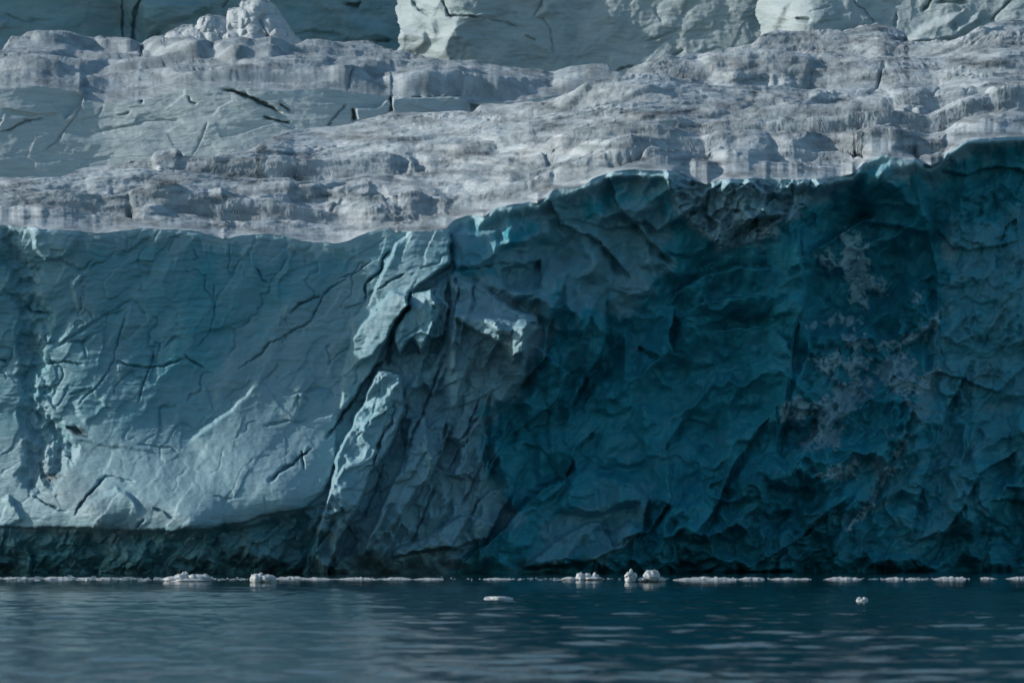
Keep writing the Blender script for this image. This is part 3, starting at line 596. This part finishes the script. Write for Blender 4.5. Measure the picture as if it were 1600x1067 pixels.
reg = np.full(len(faces), 2)                                   # 0 terrace 1 pale slab 2 blue hollow 3 shattered centre 4 undercut 5 rubble 6 right wall
def inreg(s, v, m0=None):
    A = np.full(SH, -50, f32); w_, sd = poly_sd(P(0, s), 30); A[w_] = sd + 5 * fbm(XX[w_] / 24, YY[w_] / 24, 3, 701)
    m = sample(A, fpx, fpy) > 0; m &= frow >= NP - 1
    reg[m] = v
inreg("1215 930 1215 640 1245 560 1262 400 1250 330 1300 200 1800 150 1800 960 1215 960", 6)
inreg("1040 200 1345 200 1345 266 1270 300 1245 340 1210 370 1130 390 1060 345", 5)
inreg("600 450 705 415 845 490 850 520 835 590 765 660 800 800 680 960 440 960 470 800 525 700", 3)
inreg("-400 824 250 830 390 820 480 798 480 960 -400 960", 4)
inreg("-400 200 702 200 705 415 645 455 605 545 530 650 525 720 510 765 480 797 390 817 250 829 -400 827", 1)
reg[frow < NP - 1] = 0
def tidy(v):
    """crumbs of region v cut off from its main body join their left-hand neighbour"""
    g = reg.reshape(R - 1, NC - 1); m = g == v; cur = np.zeros_like(m); c0 = np.argwhere(m); q = c0[len(c0) // 2]; cur[q[0], q[1]] = True; n0 = 0
    while cur.sum() != n0:
        n0 = cur.sum()
        for _ in range(40):
            t = cur.copy(); t[1:] |= cur[:-1]; t[:-1] |= cur[1:]; t[:, 1:] |= cur[:, :-1]; t[:, :-1] |= cur[:, 1:]; cur = t & m
    bad = m & ~cur
    for r_ in np.unique(np.argwhere(bad)[:, 0]) if bad.any() else ():
        row = g[r_]; b = bad[r_]; idx = np.where(~b, np.arange(len(b)), -1); idx = np.maximum.accumulate(idx); nx = np.where(idx < 0, np.argmax(~b), idx)
        row[b] = row[nx][b]
    return int(bad.sum())
for v in (2, 3, 5, 6, 1, 4, 2): tidy(v)
gl = thing('glacier_front', 'huge glacier front, dirty white terraces above a teal blue cliff rising from the water', 'glacier', (0, 400, 0))
for v, nm, lab in ((0, 'snow_terrace', 'dirty white snow crusted terraces climbing back from the cliff edge'), (1, 'ice_slab', 'pale grey-blue cracked slab on the left of the cliff'),
                   (2, 'ice_hollow', 'smooth deep teal blue hollow in the middle of the cliff'), (3, 'ice_buttress', 'shattered grey-blue pillars beside the blue hollow'),
                   (4, 'undercut', 'dark rubbly undercut below the left slab at the waterline'), (5, 'ice_rubble', 'pale crumbling rubble hanging under the lip right of centre'),
                   (6, 'ice_recess', 'dark right-hand cliff with snow plastered recess')):
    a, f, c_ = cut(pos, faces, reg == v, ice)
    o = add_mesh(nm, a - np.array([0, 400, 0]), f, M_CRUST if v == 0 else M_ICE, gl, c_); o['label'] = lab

# ------------------------------------------------------------------ BACK LAYERS
def back_sheet(px, py, D_, base, zn=0.0):
    return world(px, py, base + D_)
# layer B: middle ice wall on the left with its own crusted top
TOPB = curve("-160 90 0 84 18 66 44 59 100 61 148 67 165 70 215 73 222 72 300 72 350 76 430 76 460 76 490 68 530 68 575 66 617 84 648 98 712 108 783 117 855 117 890 110 950 107 960 118 1000 122 1100 124 1760 126", 1.3, 19, 16)
LIPB = curve("-160 142 0 139 60 135 125 143 133 158 162 162 230 155 290 140 350 135 440 142 505 138 560 146 610 150 611 153 720 150 730 160 800 160 860 150 940 140 1100 140 1760 140", 1.6, 23, 14)
# layer C: far walls
def build_sheet(name, mats, base, D_, top, bot, lip, z_disp, ice_fn, parent, names, x0, x1, rows=160, step=2.0):
    cl = np.arange(x0, x1, step, dtype=f32); tp = np.interp(cl, xcol, top); bt = np.interp(cl, xcol, bot); lp = np.interp(cl, xcol, lip) if lip is not None else None
    if lp is not None:
        n1 = rows // 3
        v = np.linspace(0, 1, n1)[:, None]; a = tp[None] + (lp - tp)[None] * v
        v = np.linspace(0, 1, rows - n1 + 1)[1:, None]; b = lp[None] + (bt - lp)[None] * v
        py = np.concatenate([a, b])
    else:
        n1 = 0
        v = np.linspace(0, 1, rows)[:, None]; py = tp[None] + (bt - tp)[None] * v
    px = np.broadcast_to(cl, py.shape)
    if x0 > 300 and names[0] == 'x': px = px + (10 + 20 * fbm(py / 34, py * 0 + x0, 4, 43, .6)) * np.exp(-(px - x0) / 25)
    p = world(px, py, base + sample(D_, px, py))
    if n1:
        x, y = p[:n1, :, 0], p[:n1, :, 1]
        p[:n1, :, 2] += sstep(0, 8, lp[None] - py[:n1]) * (.35 + .65 * sstep(0, 10, py[:n1] - tp[None])) * (sample(TZB, px[:n1], py[:n1]) + ledges(x, y, 6.0, 781)[0] * .8 + ledges(x, y, 2.6, 783)[0] * .35 + (z_disp * fbm(x / 7, y / 5, 4, 821, .55) + .14 * fbm(x / 1.6, y / 1.6, 4, 831, .6, True)))
    ice = ice_fn(px, py, n1)
    fc = grid_faces(p.shape[0], len(cl)); row = fc[:, 0] // len(cl)
    p = p.reshape(-1, 3) - np.array(parent.location); ice = ice.reshape(-1, 4)
    for m, nm, mt in ((row < n1 - 1, names[0], mats[0]), (row >= max(n1 - 1, 0), names[1], mats[1])):
        if m.any():
            a, f, c_ = cut(p, fc, m, ice); add_mesh(nm, a, f, mt, parent, c_)

BASEB = 460
DB = field([(-150, 150, 3), (-150, 300, -1), (0, 150, 2), (0, 280, -2), (130, 160, 2.5), (130, 270, -1), (300, 150, .5), (300, 260, -2.5), (450, 150, -.5), (450, 210, -2), (540, 160, 0), (620, 160, 2), (720, 170, 3), (800, 165, 4), (950, 150, 6), (1700, 150, 6)])
DB = DB + .45 * fbm((XX + wx) / 90, YY / 34, 5, 841, .55) + .10 * n_hor + .12 * facets(XX / 70 + YY / 200, YY / 40, 843) + .02 * n_fine
for c, s, h, wd in ((1, "1040 412 1130 440 1220 480 1300 525", 2.0, 2.2), (1, "1215 540 1290 560 1340 570", 1.2, 1.6), (1, "1290 480 1340 515", 1.0, 2), (1, "0 610 60 595 120 560 200 550", .8, 1.6), (1, "655 440 655 475", 1.2, 2), (1, "870 450 880 475 915 480", .6, 1.6),
    (1, "480 490 450 540 330 560", .2, 2), (1, "545 535 600 520", .5, 1.5), (1, "960 570 920 660 890 720", .3, 1.4), (1, "380 490 300 600 260 660 200 700", .35, 1.6), (1, "450 610 560 590 700 560 850 560", .3, 2),
    (1, "1600 480 1550 540 1510 590", .7, 1.8), (2, "60 500 70 560", 2.0, 2.4), (2, "240 450 240 520", 1.4, 1.8), (2, "60 380 30 420", .8, 1.6)):
    crack(DB, c, s, h, wd)
scarp(DB, 1, "390 440 370 490 300 560", -.8, 20); scarp(DB, 1, "0 500 180 530 300 520", -.4, 20)
block(DB, 2, "245 455 300 445 560 448 580 470 580 530 245 530", 1.6, 3); block(DB, 2, "75 500 170 500 235 450 235 530 80 570", 1.0, 4); block(DB, 2, "600 480 690 490 700 540 600 540", -1.5, 4)
RB = ([(1, "-200 280 0 275 180 258 300 250 430 265", 10), (1, "0 350 150 330 350 320 500 330", 12), (1, "300 330 500 300 700 310", 16), (1, "400 400 560 370 750 340 900 380", 12), (1, "100 190 280 190 440 210 480 215", 18), (1, "430 215 560 218 650 225", 22), (1, "655 225 800 225 1000 230", 24), (1, "990 250 1150 225 1350 245", 26),
        (1, "1350 235 1450 205 1620 210", 8), (1, "1100 300 1300 310 1600 290", 18), (1, "1000 360 1200 340 1600 360", 8), (2, "0 280 150 260 340 290", 14), (2, "-100 340 60 340 250 300 400 330", 20), (2, "220 390 400 370 620 370 960 380", 30), (2, "560 350 740 345 900 355", 8), (2, "1000 390 1200 380 1330 400", 20), (2, "0 215 100 200 240 245", 8)])
D0B = blurx(sample(DB, xcol, LIPB + 1), 12); LBs = blurx(LIPB, 40); PB = blurx(D0B, 40)[None] + .36 * (LBs[None] - YY) + (D0B - blurx(D0B, 40) - .36 * (LBs - LIPB))[None] * np.exp(-np.clip(LIPB[None] - YY, 0, 999) / 20); TZB, FTB = terraces(RB)
crack(PB, 1, "655 225 652 300", 3.0, 2.4); crack(PB, 2, "40 420 80 370 110 350", .8, 2)
DBf = np.where(YY < LIPB[None], PB, DB).astype(f32)
def ice_B(px, py, n1):
    b = .10 + .2 * fbm(px / 80, py / 30, 4, 861); s = .34 + .2 * fbm(px / 70, py / 12, 4, 863); g = np.clip(.02 + .3 * fbm(px / 70, py / 6, 4, 865), 0, .5)
    k = np.zeros_like(b); k[:n1] = 1
    b = np.where(k > 0, .12, b); s = np.where(k > 0, .5 + .5 * fbm(px / 40, py / 10, 4, 867), s); g = np.where(k > 0, np.clip(.28 + .8 * fbm(px / 50, py / 7, 5, 869, .65), 0, .9), g)
    return np.stack([np.clip(b, 0, 1), np.clip(s, 0, 1), g, np.ones_like(b)], -1)
gb = thing('ice_terrace', 'smooth grey-green ice wall with dirty snow top, behind the front terraces at upper left', 'ice wall', (0, 460, 0))
BOTB = np.maximum(TOPA + 36, TOPB + 40); BOTB = np.maximum(BOTB, LIPB + 8)
build_sheet('b', (M_CRUST, M_WALL), BASEB, DBf, TOPB, BOTB, LIPB, .3, ice_B, gb, ('snow_crust', 'ice_face'), -150, 1000, 230, 1.7)

def wall(name, label, base, soundings, x0, x1, top, bottom, blue, snow, cracks=(), blocks=(), scarps=(), seed=900, amp=1.0, rows=150, left=None):
    A = field(soundings)
    A = A + amp * (.9 * fbm((XX + wx) / 80, (YY + wy) / 60, 5, seed, .5) + .07 * fa1 + .03 * fa2 + .03 * n_fine + .12 * n_hor + .25 * rid2)
    A = A.astype(f32)
    for q in blocks: block(A, q[0], q[1], q[2] * .7, q[3] * 2.2)
    for q in scarps: scarp(A, *q)
    for q in cracks: crack(A, q[0], q[1], q[2] * .75, q[3] * .7)
    o = thing(name, label, 'ice wall', (0, base, 0))
    def icef(px, py, n1):
        b = blue + .18 * fbm(px / 60, py / 40, 4, seed + 3); s = snow + .3 * fbm(px / 50, py / 16, 4, seed + 5); g = np.clip(.02 + .35 * fbm(px / 40, py / 12, 5, seed + 7), 0, .6)
        return np.stack([np.clip(b, 0, 1), np.clip(s, 0, 1), g, np.ones_like(b)], -1)
    build_sheet('w', (M_WALL, M_WALL), base, A, top, bottom, None, 0, icef, o, ('x', 'ice_face'), x0, x1, rows, 1.7)
    return o
flat = lambda v: np.full(SH[1], v, f32)
# dark wall behind, upper left (split by a tall crevasse)
wall('ice_wall', 'shaded teal ice wall split by a tall narrow crevasse, at the upper left behind the snow mound', 540,
     [(-150, 0, -6), (0, 0, -3), (0, 90, -4), (100, 0, 0), (100, 90, -1), (185, 0, 2), (200, 40, 4), (225, 30, 0), (300, 20, 2), (420, 0, 5), (430, 60, 5), (520, 0, 7), (600, 0, 8), (620, 60, 9), (700, 30, 12)],
     -150, 690, flat(-58), flat(130), .42, .08, cracks=[(1, "565 -10 565 100 570 215", 2.5, 2.4), (1, "655 -20 630 50 620 110 618 215", 2.8, 3.4), (1, "740 150 690 200 680 215", .8, 2), (1, "1030 40 1045 15 1060 -10", 1.0, 2.6), (1, "1350 160 1450 150 1600 165", .6, 3), (2, "30 25 90 20 80 35", 2, 5), (2, "160 190 240 185", 1.4, 4),
       (1, "980 20 900 70 830 110", .4, 1.6), (1, "0 60 120 100 250 90", .5, 3)], blocks=[(1, "640 0 1010 0 980 60 760 130 690 210 640 210", 1.4, 5), (1, "-20 70 50 75 55 130 -20 160", 1.5, 6), (2, "0 60 100 70 220 120 250 190 150 200 0 200", 1.0, 6)], seed=911)
# big lit wall in the middle
wall('ice_wall', 'broad pale ice wall with a bright rounded left edge, standing in the middle behind the terraces', 524,
     [(600, 0, 6), (600, 90, 6), (625, 50, 2), (640, 20, 2), (660, 90, 1), (680, 60, -2), (700, 10, -3.5), (700, 90, -3), (760, 40, -4), (900, 60, -4), (1000, 20, -5), (1180, 20, -8), (1190, 80, -8), (1000, 120, -6)],
     612, 1190, flat(-58), flat(150), .08, .26, cracks=[(2, "500 75 600 75 650 80", 1.6, 2), (2, "690 95 760 100 830 130", .8, 1.8), (2, "860 165 910 190", .8, 1.8), (2, "900 85 950 90 980 140 985 230 1000 260", .5, 1.8), (2, "480 0 500 60 520 80", 1.4, 2.4), (2, "900 80 920 50 945 0", .6, 2), (2, "340 0 370 50 420 70", 1.4, 3), (2, "1280 330 1340 310 1400 305", 1.2, 2.4),
       (2, "1500 280 1560 250 1600 235", .9, 2.6), (2, "1400 200 1500 170 1580 130", .4, 2.4)], blocks=[(2, "380 0 480 0 500 70 430 60 380 20", 1.2, 8), (2, "410 230 500 100 530 80 620 90 560 200 540 320 430 300", 1.5, 12), (2, "280 130 400 140 430 200 360 270 260 250 270 170", 1.2, 5), (2, "330 60 450 80 480 180 420 210 400 140 290 130", .9, 6), (2, "945 0 1010 0 980 90 900 80 920 50", .9, 6), (2, "350 290 400 270 425 300 360 300", 1, 3)],
     scarps=[(2, "520 60 620 65 740 60", .6, 20), (2, "560 175 700 170 820 180", .4, 16)], seed=931, amp=.9)
# right back wall
wall('ice_wall', 'pale cracked ice wall rising behind the terraces at the upper right, with a bright fluted left edge', 506,
     [(1180, 60, 9), (1185, 0, 8), (1195, 90, 6), (1215, 30, 2), (1235, 60, 0), (1250, 10, -1), (1260, 80, -2), (1350, 30, -2), (1450, 20, -3), (1600, 10, -5), (1600, 60, -6), (1750, 20, -9), (1400, 100, -4)],
     1176, 1752, flat(-58), flat(140), .06, .30, cracks=[(3, "540 90 610 90", 1.6, 4), (3, "1130 50 1170 0", 1.4, 3.5), (3, "1200 10 1330 10", 1.2, 4), (3, "800 0 860 50 910 110", .7, 2), (3, "1440 100 1540 0", .9, 1.8), (3, "1010 60 1000 130", .8, 3), (3, "830 130 860 135", .8, 2), (3, "740 160 780 155", .8, 2), (3, "1270 110 1290 140", 1.0, 5), (3, "600 60 700 30", .4, 2), (3, "650 110 760 90", .4, 2)],
     blocks=[(3, "410 0 530 0 500 90 440 200 380 240 330 240 400 110", 1.2, 6), (3, "530 60 620 20 900 60 920 130 700 200 450 200 500 110", .9, 8), (3, "1060 180 1130 110 1340 35 1300 100 1400 50 1420 100 1280 200 1100 220", 1.6, 6), (3, "1060 170 1220 165 1220 195 1080 200", .8, 3)], seed=951, amp=1.0)
# crevasse floor backdrop far behind so that gaps stay ice
wall('ice_wall', 'dim ice seen deep in the gap between the two pale rear walls', 575, [(-150, 0, 0), (800, 0, 0), (1750, 0, 0), (800, 100, 1)], -150, 1752, flat(-58), flat(160), .6, .0, seed=971, rows=60)

# ---- snow mound (heap of rounded lumps) in front of the dark wall
def lump_mesh(seed, res=26):
    u = np.linspace(0, 2 * np.pi, res * 2, endpoint=False); v = np.linspace(0, np.pi, res)
    U, V = np.meshgrid(u, v); d = np.stack([np.sin(V) * np.cos(U), np.sin(V) * np.sin(U), np.cos(V)], -1)
    n = fbm(d[..., 0] * 1.7 + d[..., 2] * .9 + seed, d[..., 1] * 1.7 - d[..., 2] * 1.3, 4, seed, .55)
    return d, n
def rev_faces(R_, K):
    i = np.arange(R_ * K).reshape(R_, K); j = np.roll(i, -1, 1)
    return np.stack([i[:-1], i[1:], j[1:], j[:-1]], -1).reshape(-1, 4)
mound_top = curve("-160 90 200 90 222 73 250 57 285 39 305 38 312 28 325 23 345 25 353 27 356 14 372 11 378 1 395 -3 420 1 432 10 445 30 462 55 480 71 500 78 1760 78", .9, 33, 7)
MD = np.clip((YY - mound_top[None]) / 18, 0, 9)
for s, r in (((322, 35), 15), ((345, 42), 12), ((372, 28), 17), ((392, 22), 14), ((405, 10), 14), ((395, 40), 14), ((332, 56), 11), ((300, 60), 16), ((425, 40), 18), ((440, 62), 20), ((360, 62), 13), ((272, 64), 16), ((392, 62), 12), ((378, 48), 7), ((350, 55), 7)):
    q = ((XX - s[0]) ** 2 + (YY - s[1]) ** 2) / r ** 2
    MD = np.maximum(MD, np.where(q < 1, MD + .9 * r / 18 * np.sqrt(np.clip(1 - q, 0, 1)), MD))
MD = 2.0 - MD + .22 * fbm(XX / 12, YY / 10, 4, 985, .6) + .1 * fa3
crack(MD, 1, "1195 80 1220 120 1250 200", .7, 1.8)
mo = thing('snow_mound', 'heap of bright rounded snow lumps standing before the shaded teal wall at upper left', 'snow heap', (0, 502, 0))
build_sheet('m', (M_CRUST, M_CRUST), 502, MD.astype(f32), mound_top, flat(96), None, 0, lambda px, py, n: np.stack([px * 0 + .08, px * 0 + .8, np.clip(.02 + .3 * fbm(px / 14, py / 9, 3, 987), 0, .5), px * 0 + 1], -1), mo, ('x', 'snow_face'), 222, 500, 90, 1.2)

# ---- backs, so that no sheet is paper thin: the glacier carries on behind every edge
def back_fill(parent, top, x0, x1, base_fn, depth, drop=2.0):
    cl = np.arange(x0, x1, 6.0, dtype=f32); tp = np.interp(cl, xcol, top) + 1.0
    Yb = base_fn(cl, tp)
    a = world(cl, tp, Yb); b = a + np.array([0, depth * .4, -drop * .3]); c = a + np.array([0, depth, -drop]); d = c.copy(); d[:, 2] = 0
    p = np.stack([a, b, c, d]); f = grid_faces(4, len(cl)); p = p.reshape(-1, 3) - np.array(parent.location)
    ic = np.tile(np.array([.2, .5, .2, 1]), (len(p), 1))
    add_mesh('snow_back', p, f, M_CRUST, parent, ic)
back_fill(gl, TOPA, -150, 1750, lambda x, y: 400 + sample(PL, x, y + 1), 14, 5)
back_fill(gb, TOPB, -148, 998, lambda x, y: BASEB + sample(DBf, x, y + 1), 14, 5)
back_fill(mo, mound_top, 224, 498, lambda x, y: 502 + sample(MD.astype(f32), x, y + 1), 8, 4)

# ------------------------------------------------------------------ water
def water_material():
    m = bpy.data.materials.new('sea_water'); m.use_nodes = True; nt = m.node_tree; L = nt.links; b = nt.nodes['Principled BSDF']
    b.inputs['Base Color'].default_value = (.002, .026, .036, 1); b.inputs['Roughness'].default_value = .06; b.inputs['IOR'].default_value = 1.33
    tc = nt.nodes.new('ShaderNodeTexCoord')
    n = N(nt, 'ShaderNodeTexNoise', Scale=1.6, Detail=4.0, Roughness=.55, Distortion=.4); L.new(tc.outputs['Object'], n.inputs['Vector'])
    bp = N(nt, 'ShaderNodeBump', Strength=1.0, Distance=.02); L.new(n.outputs[0], bp.inputs['Height']); L.new(bp.outputs[0], b.inputs['Normal'])
    return m
MW = water_material()
def swell(X, Y):
    calm = .22 + .78 * (1 - sstep(290, 345, Y + 8 * fbm(X / 20, Y / 20, 2, 73)))
    return calm * (.19 * fbm(X / 7, Y / 4.5, 4, 72, .5) + .055 * fbm(X / 2.4, Y / 1.5, 3, 74))
def sea():
    xs = np.concatenate([[-2500, -600, -150], np.linspace(-62, 62, 420), [150, 600, 2500]]); ys = np.concatenate([[-300, 60, 120], np.linspace(138, 398, 900), [404, 500, 700]])
    X, Y = np.meshgrid(xs.astype(f32), ys.astype(f32))
    near = (sstep(-70, -55, X) * (1 - sstep(55, 70, X)) * sstep(120, 140, Y) * (1 - sstep(392, 400, Y)))
    patch = np.clip(1.0 + .9 * fbm(X / 60, Y / 12, 3, 71), .3, 1.7)
    Z = swell(X, Y) * near * patch
    return np.stack([X, Y, Z], -1).reshape(-1, 3), grid_faces(len(ys), len(xs))[:, ::-1]
v, f = sea()
tag(add_mesh('water', v, f, MW), kind='structure')
v = np.array([(-2500, 700, -1), (2500, 700, -1), (2500, 3000, 60), (-2500, 3000, 60)], dtype=f32)
tag(add_mesh('glacier_plain', v, np.array([[0, 1, 2, 3]]), M_CRUST, ice=np.tile([.2, .6, .2, 1], (4, 1)), smooth=False), kind='structure')

# ------------------------------------------------------------------ floating ice
def ground_y(row): return H * 7200 / (row - HROW)
def floe(name, label, cat, cx, row, wpx, hpx, seed, shape='lump', group=None, depth=None):
    """one floating piece: centre column, waterline row, size in survey units"""
    Y = ground_y(row); k = Y / 7200; W = wpx * k / 2; Hh = hpx * k
    d, n = lump_mesh(seed, 22); r = 1 + .35 * n
    fa = facets(d[..., 0] * 2.2 + seed, d[..., 1] * 1.3 + d[..., 2] * 2.2 + 9, seed)
    r = r + .10 * fa
    dp = depth or W * .8
    p = d * r[..., None]
    e = .75 if shape == 'block' else 1.0
    p = np.sign(p) * np.abs(p) ** e
    z = p[..., 2] * Hh * 1.0
    if shape == 'flat': z = np.clip(z, -9, Hh * (.75 + .15 * n))
    q = np.stack([p[..., 0] * W, p[..., 1] * dp, z], -1)
    ic = np.tile(np.array([.12, .5, .02, 1]), (q.shape[0] * q.shape[1], 1))
    o = add_mesh(name, q.reshape(-1, 3), rev_faces(*q.shape[:2]), M_FLOE, None, ic)
    o.location = ((cx - 800) * k, Y + dp * .3, .06 + float(swell(np.full((1, 1), (cx - 800) * k, f32), np.full((1, 1), Y, f32))[0, 0]))
    return tag(o, label, cat, group)
def bergy(label, cx, row, wpx, hpx, seed, lumps):
    """a piece made of several fused lumps, still one mesh"""
    Y = ground_y(row); k = Y / 7200; vs = []; fs = []; off = 0
    for i, (lx, lz, lw, lh) in enumerate(lumps):
        d, n = lump_mesh(seed + i, 14); r = 1 + .45 * n + .12 * facets(d[..., 0] * 2 + i, d[..., 1] * 2 + d[..., 2] * 2, seed + i)
        p = d * r[..., None]
        q = np.stack([p[..., 0] * lw * k / 2 + lx * k, p[..., 1] * lw * k * .5, p[..., 2] * lh * k / 1.1 + lz * k], -1)
        vs.append(q.reshape(-1, 3)); fs.append(rev_faces(*q.shape[:2]) + off); off += len(vs[-1])
    vs = np.concatenate(vs); o = add_mesh('ice_floe', vs, np.concatenate(fs), M_FLOE, None, np.tile([.1, .5, .02, 1], (len(vs), 1)))
    o.location = ((cx - 800) * k, Y, .02 + float(swell(np.full((1, 1), (cx - 800) * k, f32), np.full((1, 1), Y, f32))[0, 0])); return tag(o, label, 'ice floe')
G1 = 'low ice floes in the line off the cliff foot'
bergy('squarish white ice floe with small pointed tip below the dark undercut of the left slab', 411, 910, 38, 14, 11, [(-9, 5, 22, 9), (6, 5, 24, 8), (14, 4, 14, 8), (-3, 10, 8, 6)])
bergy('tall jagged ice floe with a pointed top, just left of the rounded block floe', 985, 909, 18, 18, 41, [(0, 4, 16, 9), (-1, 11, 13, 5), (1, 14, 6, 6), (6, 9, 9, 6), (-5, 9, 8, 4)])
bergy('rounded white block of ice floating just right of the jagged floe', 1018, 909, 28, 18, 61, [(0, 8, 24, 10), (-4, 9, 16, 9), (7, 9, 12, 9), (14, 3, 16, 5), (-14, 3, 16, 4)])
bergy('low lumpy ice floe with three small humps, left of the jagged floe', 912, 906, 56, 10, 81, [(-20, 1, 26, 4), (-4, 4, 18, 8), (6, 4, 14, 8), (18, 3, 12, 9), (14, 2, 30, 4)])
bergy('long mound of heaped brash ice left of the squarish floe', 295, 908, 70, 12, 101, [(-26, 2, 26, 6), (-12, 5, 24, 8), (-6, 7, 12, 8), (8, 4, 24, 8), (22, 4, 26, 8), (0, 1, 60, 4)])
floe('ice_floe', 'flat white slab of ice floating alone in open water below the pillars', 'ice floe', 778, 937, 46, 6, 121, 'flat', depth=1.0)
bergy('small white ice lump floating alone in open water on the right', 1347, 940, 18, 8, 131, [(-4, 2, 10, 6), (4, 3, 10, 5), (0, 1, 18, 4)])
low = [(462, 904.5, 60, 7), (500, 905, 50, 5), (560, 905, 60, 6), (620, 905, 46, 6), (668, 905, 50, 4), (780, 905, 50, 4), (1095, 906, 110, 9), (1172, 905, 44, 6), (1226, 905, 50, 5), (1318, 905, 60, 7), (1395, 905, 30, 6), (1424, 905, 20, 5), (1480, 905, 56, 8), (1545, 904, 28, 4), (1592, 904, 44, 6), (1255, 905, 24, 3), (95, 905, 50, 8), (30, 905, 50, 7), (170, 905, 40, 5), (140, 905, 30, 5)]
rng = np.random.RandomState(5)
wherel = ['squarish floe', 'open gap']
for i, (cx, row, wp, hp) in enumerate(low):
    Y = ground_y(row); k = Y / 7200; W = wp * k / 2; Dp = .5 + .25 * rng.rand(); gx_ = np.linspace(-1, 1, int(wp * 1.4) + 8); gy_ = np.linspace(-1, 1, 12); X_, Y_ = np.meshgrid(gx_.astype(f32), gy_.astype(f32))
    env = np.clip(1 - np.abs(X_ + rng.uniform(-.3, .3)) ** 2.2, 0, 1) * np.clip(1 - Y_ ** 2, 0, 1) ** .6
    z = env * hp * k * .72 * (.55 + .7 * fbm(X_ * wp / 22 + i * 9, Y_ * 2.5, 4, 300 + i, .5) + .12 * facets(X_ * wp / 13 + i, Y_ * 2, 320 + i))
    z = np.maximum(z, 0) * (env > 0) - .03 * (env <= 0.02)
    edge = 1 + .25 * fbm(X_ * 3, Y_ * 0 + i, 3, 340)
    v_ = np.stack([X_ * W, Y_ * Dp * edge, z], -1); b_ = v_.copy(); b_[..., 2] = -.12
    v_ = np.concatenate([v_.reshape(-1, 3), b_.reshape(-1, 3)]); fa_ = grid_faces(*X_.shape); fb_ = fa_[:, ::-1] + X_.size
    o = add_mesh('ice_floe', v_, np.concatenate([fa_[:, ::-1], fb_[:, ::-1]]), M_FLOE, None, np.tile([.1, .5, .05, 1], (len(v_), 1)))
    o.location = ((cx - 800) * k, Y, .03); tag(o, 'low whitish ice floe lying in the line off the cliff foot', 'ice floe', G1)
# the crumbs of brash between them
def brash():
    vs = []; fs = []; off = 0
    for i in range(1500):
        cx = rng.uniform(-150, 1750); row = 904.5 + rng.randn() * .8 + (rng.rand() < .15) * rng.uniform(-3, 1.5)
        dens = .35 + .5 * (cx < 640) + .3 * math.sin(cx / 43.0)
        if rng.rand() > dens: continue
        k = ground_y(row) / 7200; r = np.array([rng.uniform(1.0, 6), 2.5, rng.uniform(.6, 2.6)]) * k * (.6 + .6 * (cx < 330))
        a = rng.rand(12, 3) * 2 - 1
        d = np.array([(-1, -1, -1), (1, -1, -1), (1, 1, -1), (-1, 1, -1), (-.6, -.6, .9), (.6, -.6, .7), (.6, .6, .8), (-.6, .6, .6)]) + a[:8] * .35
        vs.append(d * r + np.array([(cx - 800) * k, ground_y(row), 0])); fs.append(np.array([(0, 1, 5, 4), (1, 2, 6, 5), (2, 3, 7, 6), (3, 0, 4, 7), (4, 5, 6, 7), (3, 2, 1, 0)]) + off); off += 8
    vs = np.concatenate(vs); return add_mesh('brash_ice', vs, np.concatenate(fs), M_FLOE, None, np.tile([.1, .5, .05, 1], (len(vs), 1)), smooth=False)
tag(brash(), 'scattered crumbs of brash ice in a thin line along the cliff foot', 'brash ice', kind='stuff')
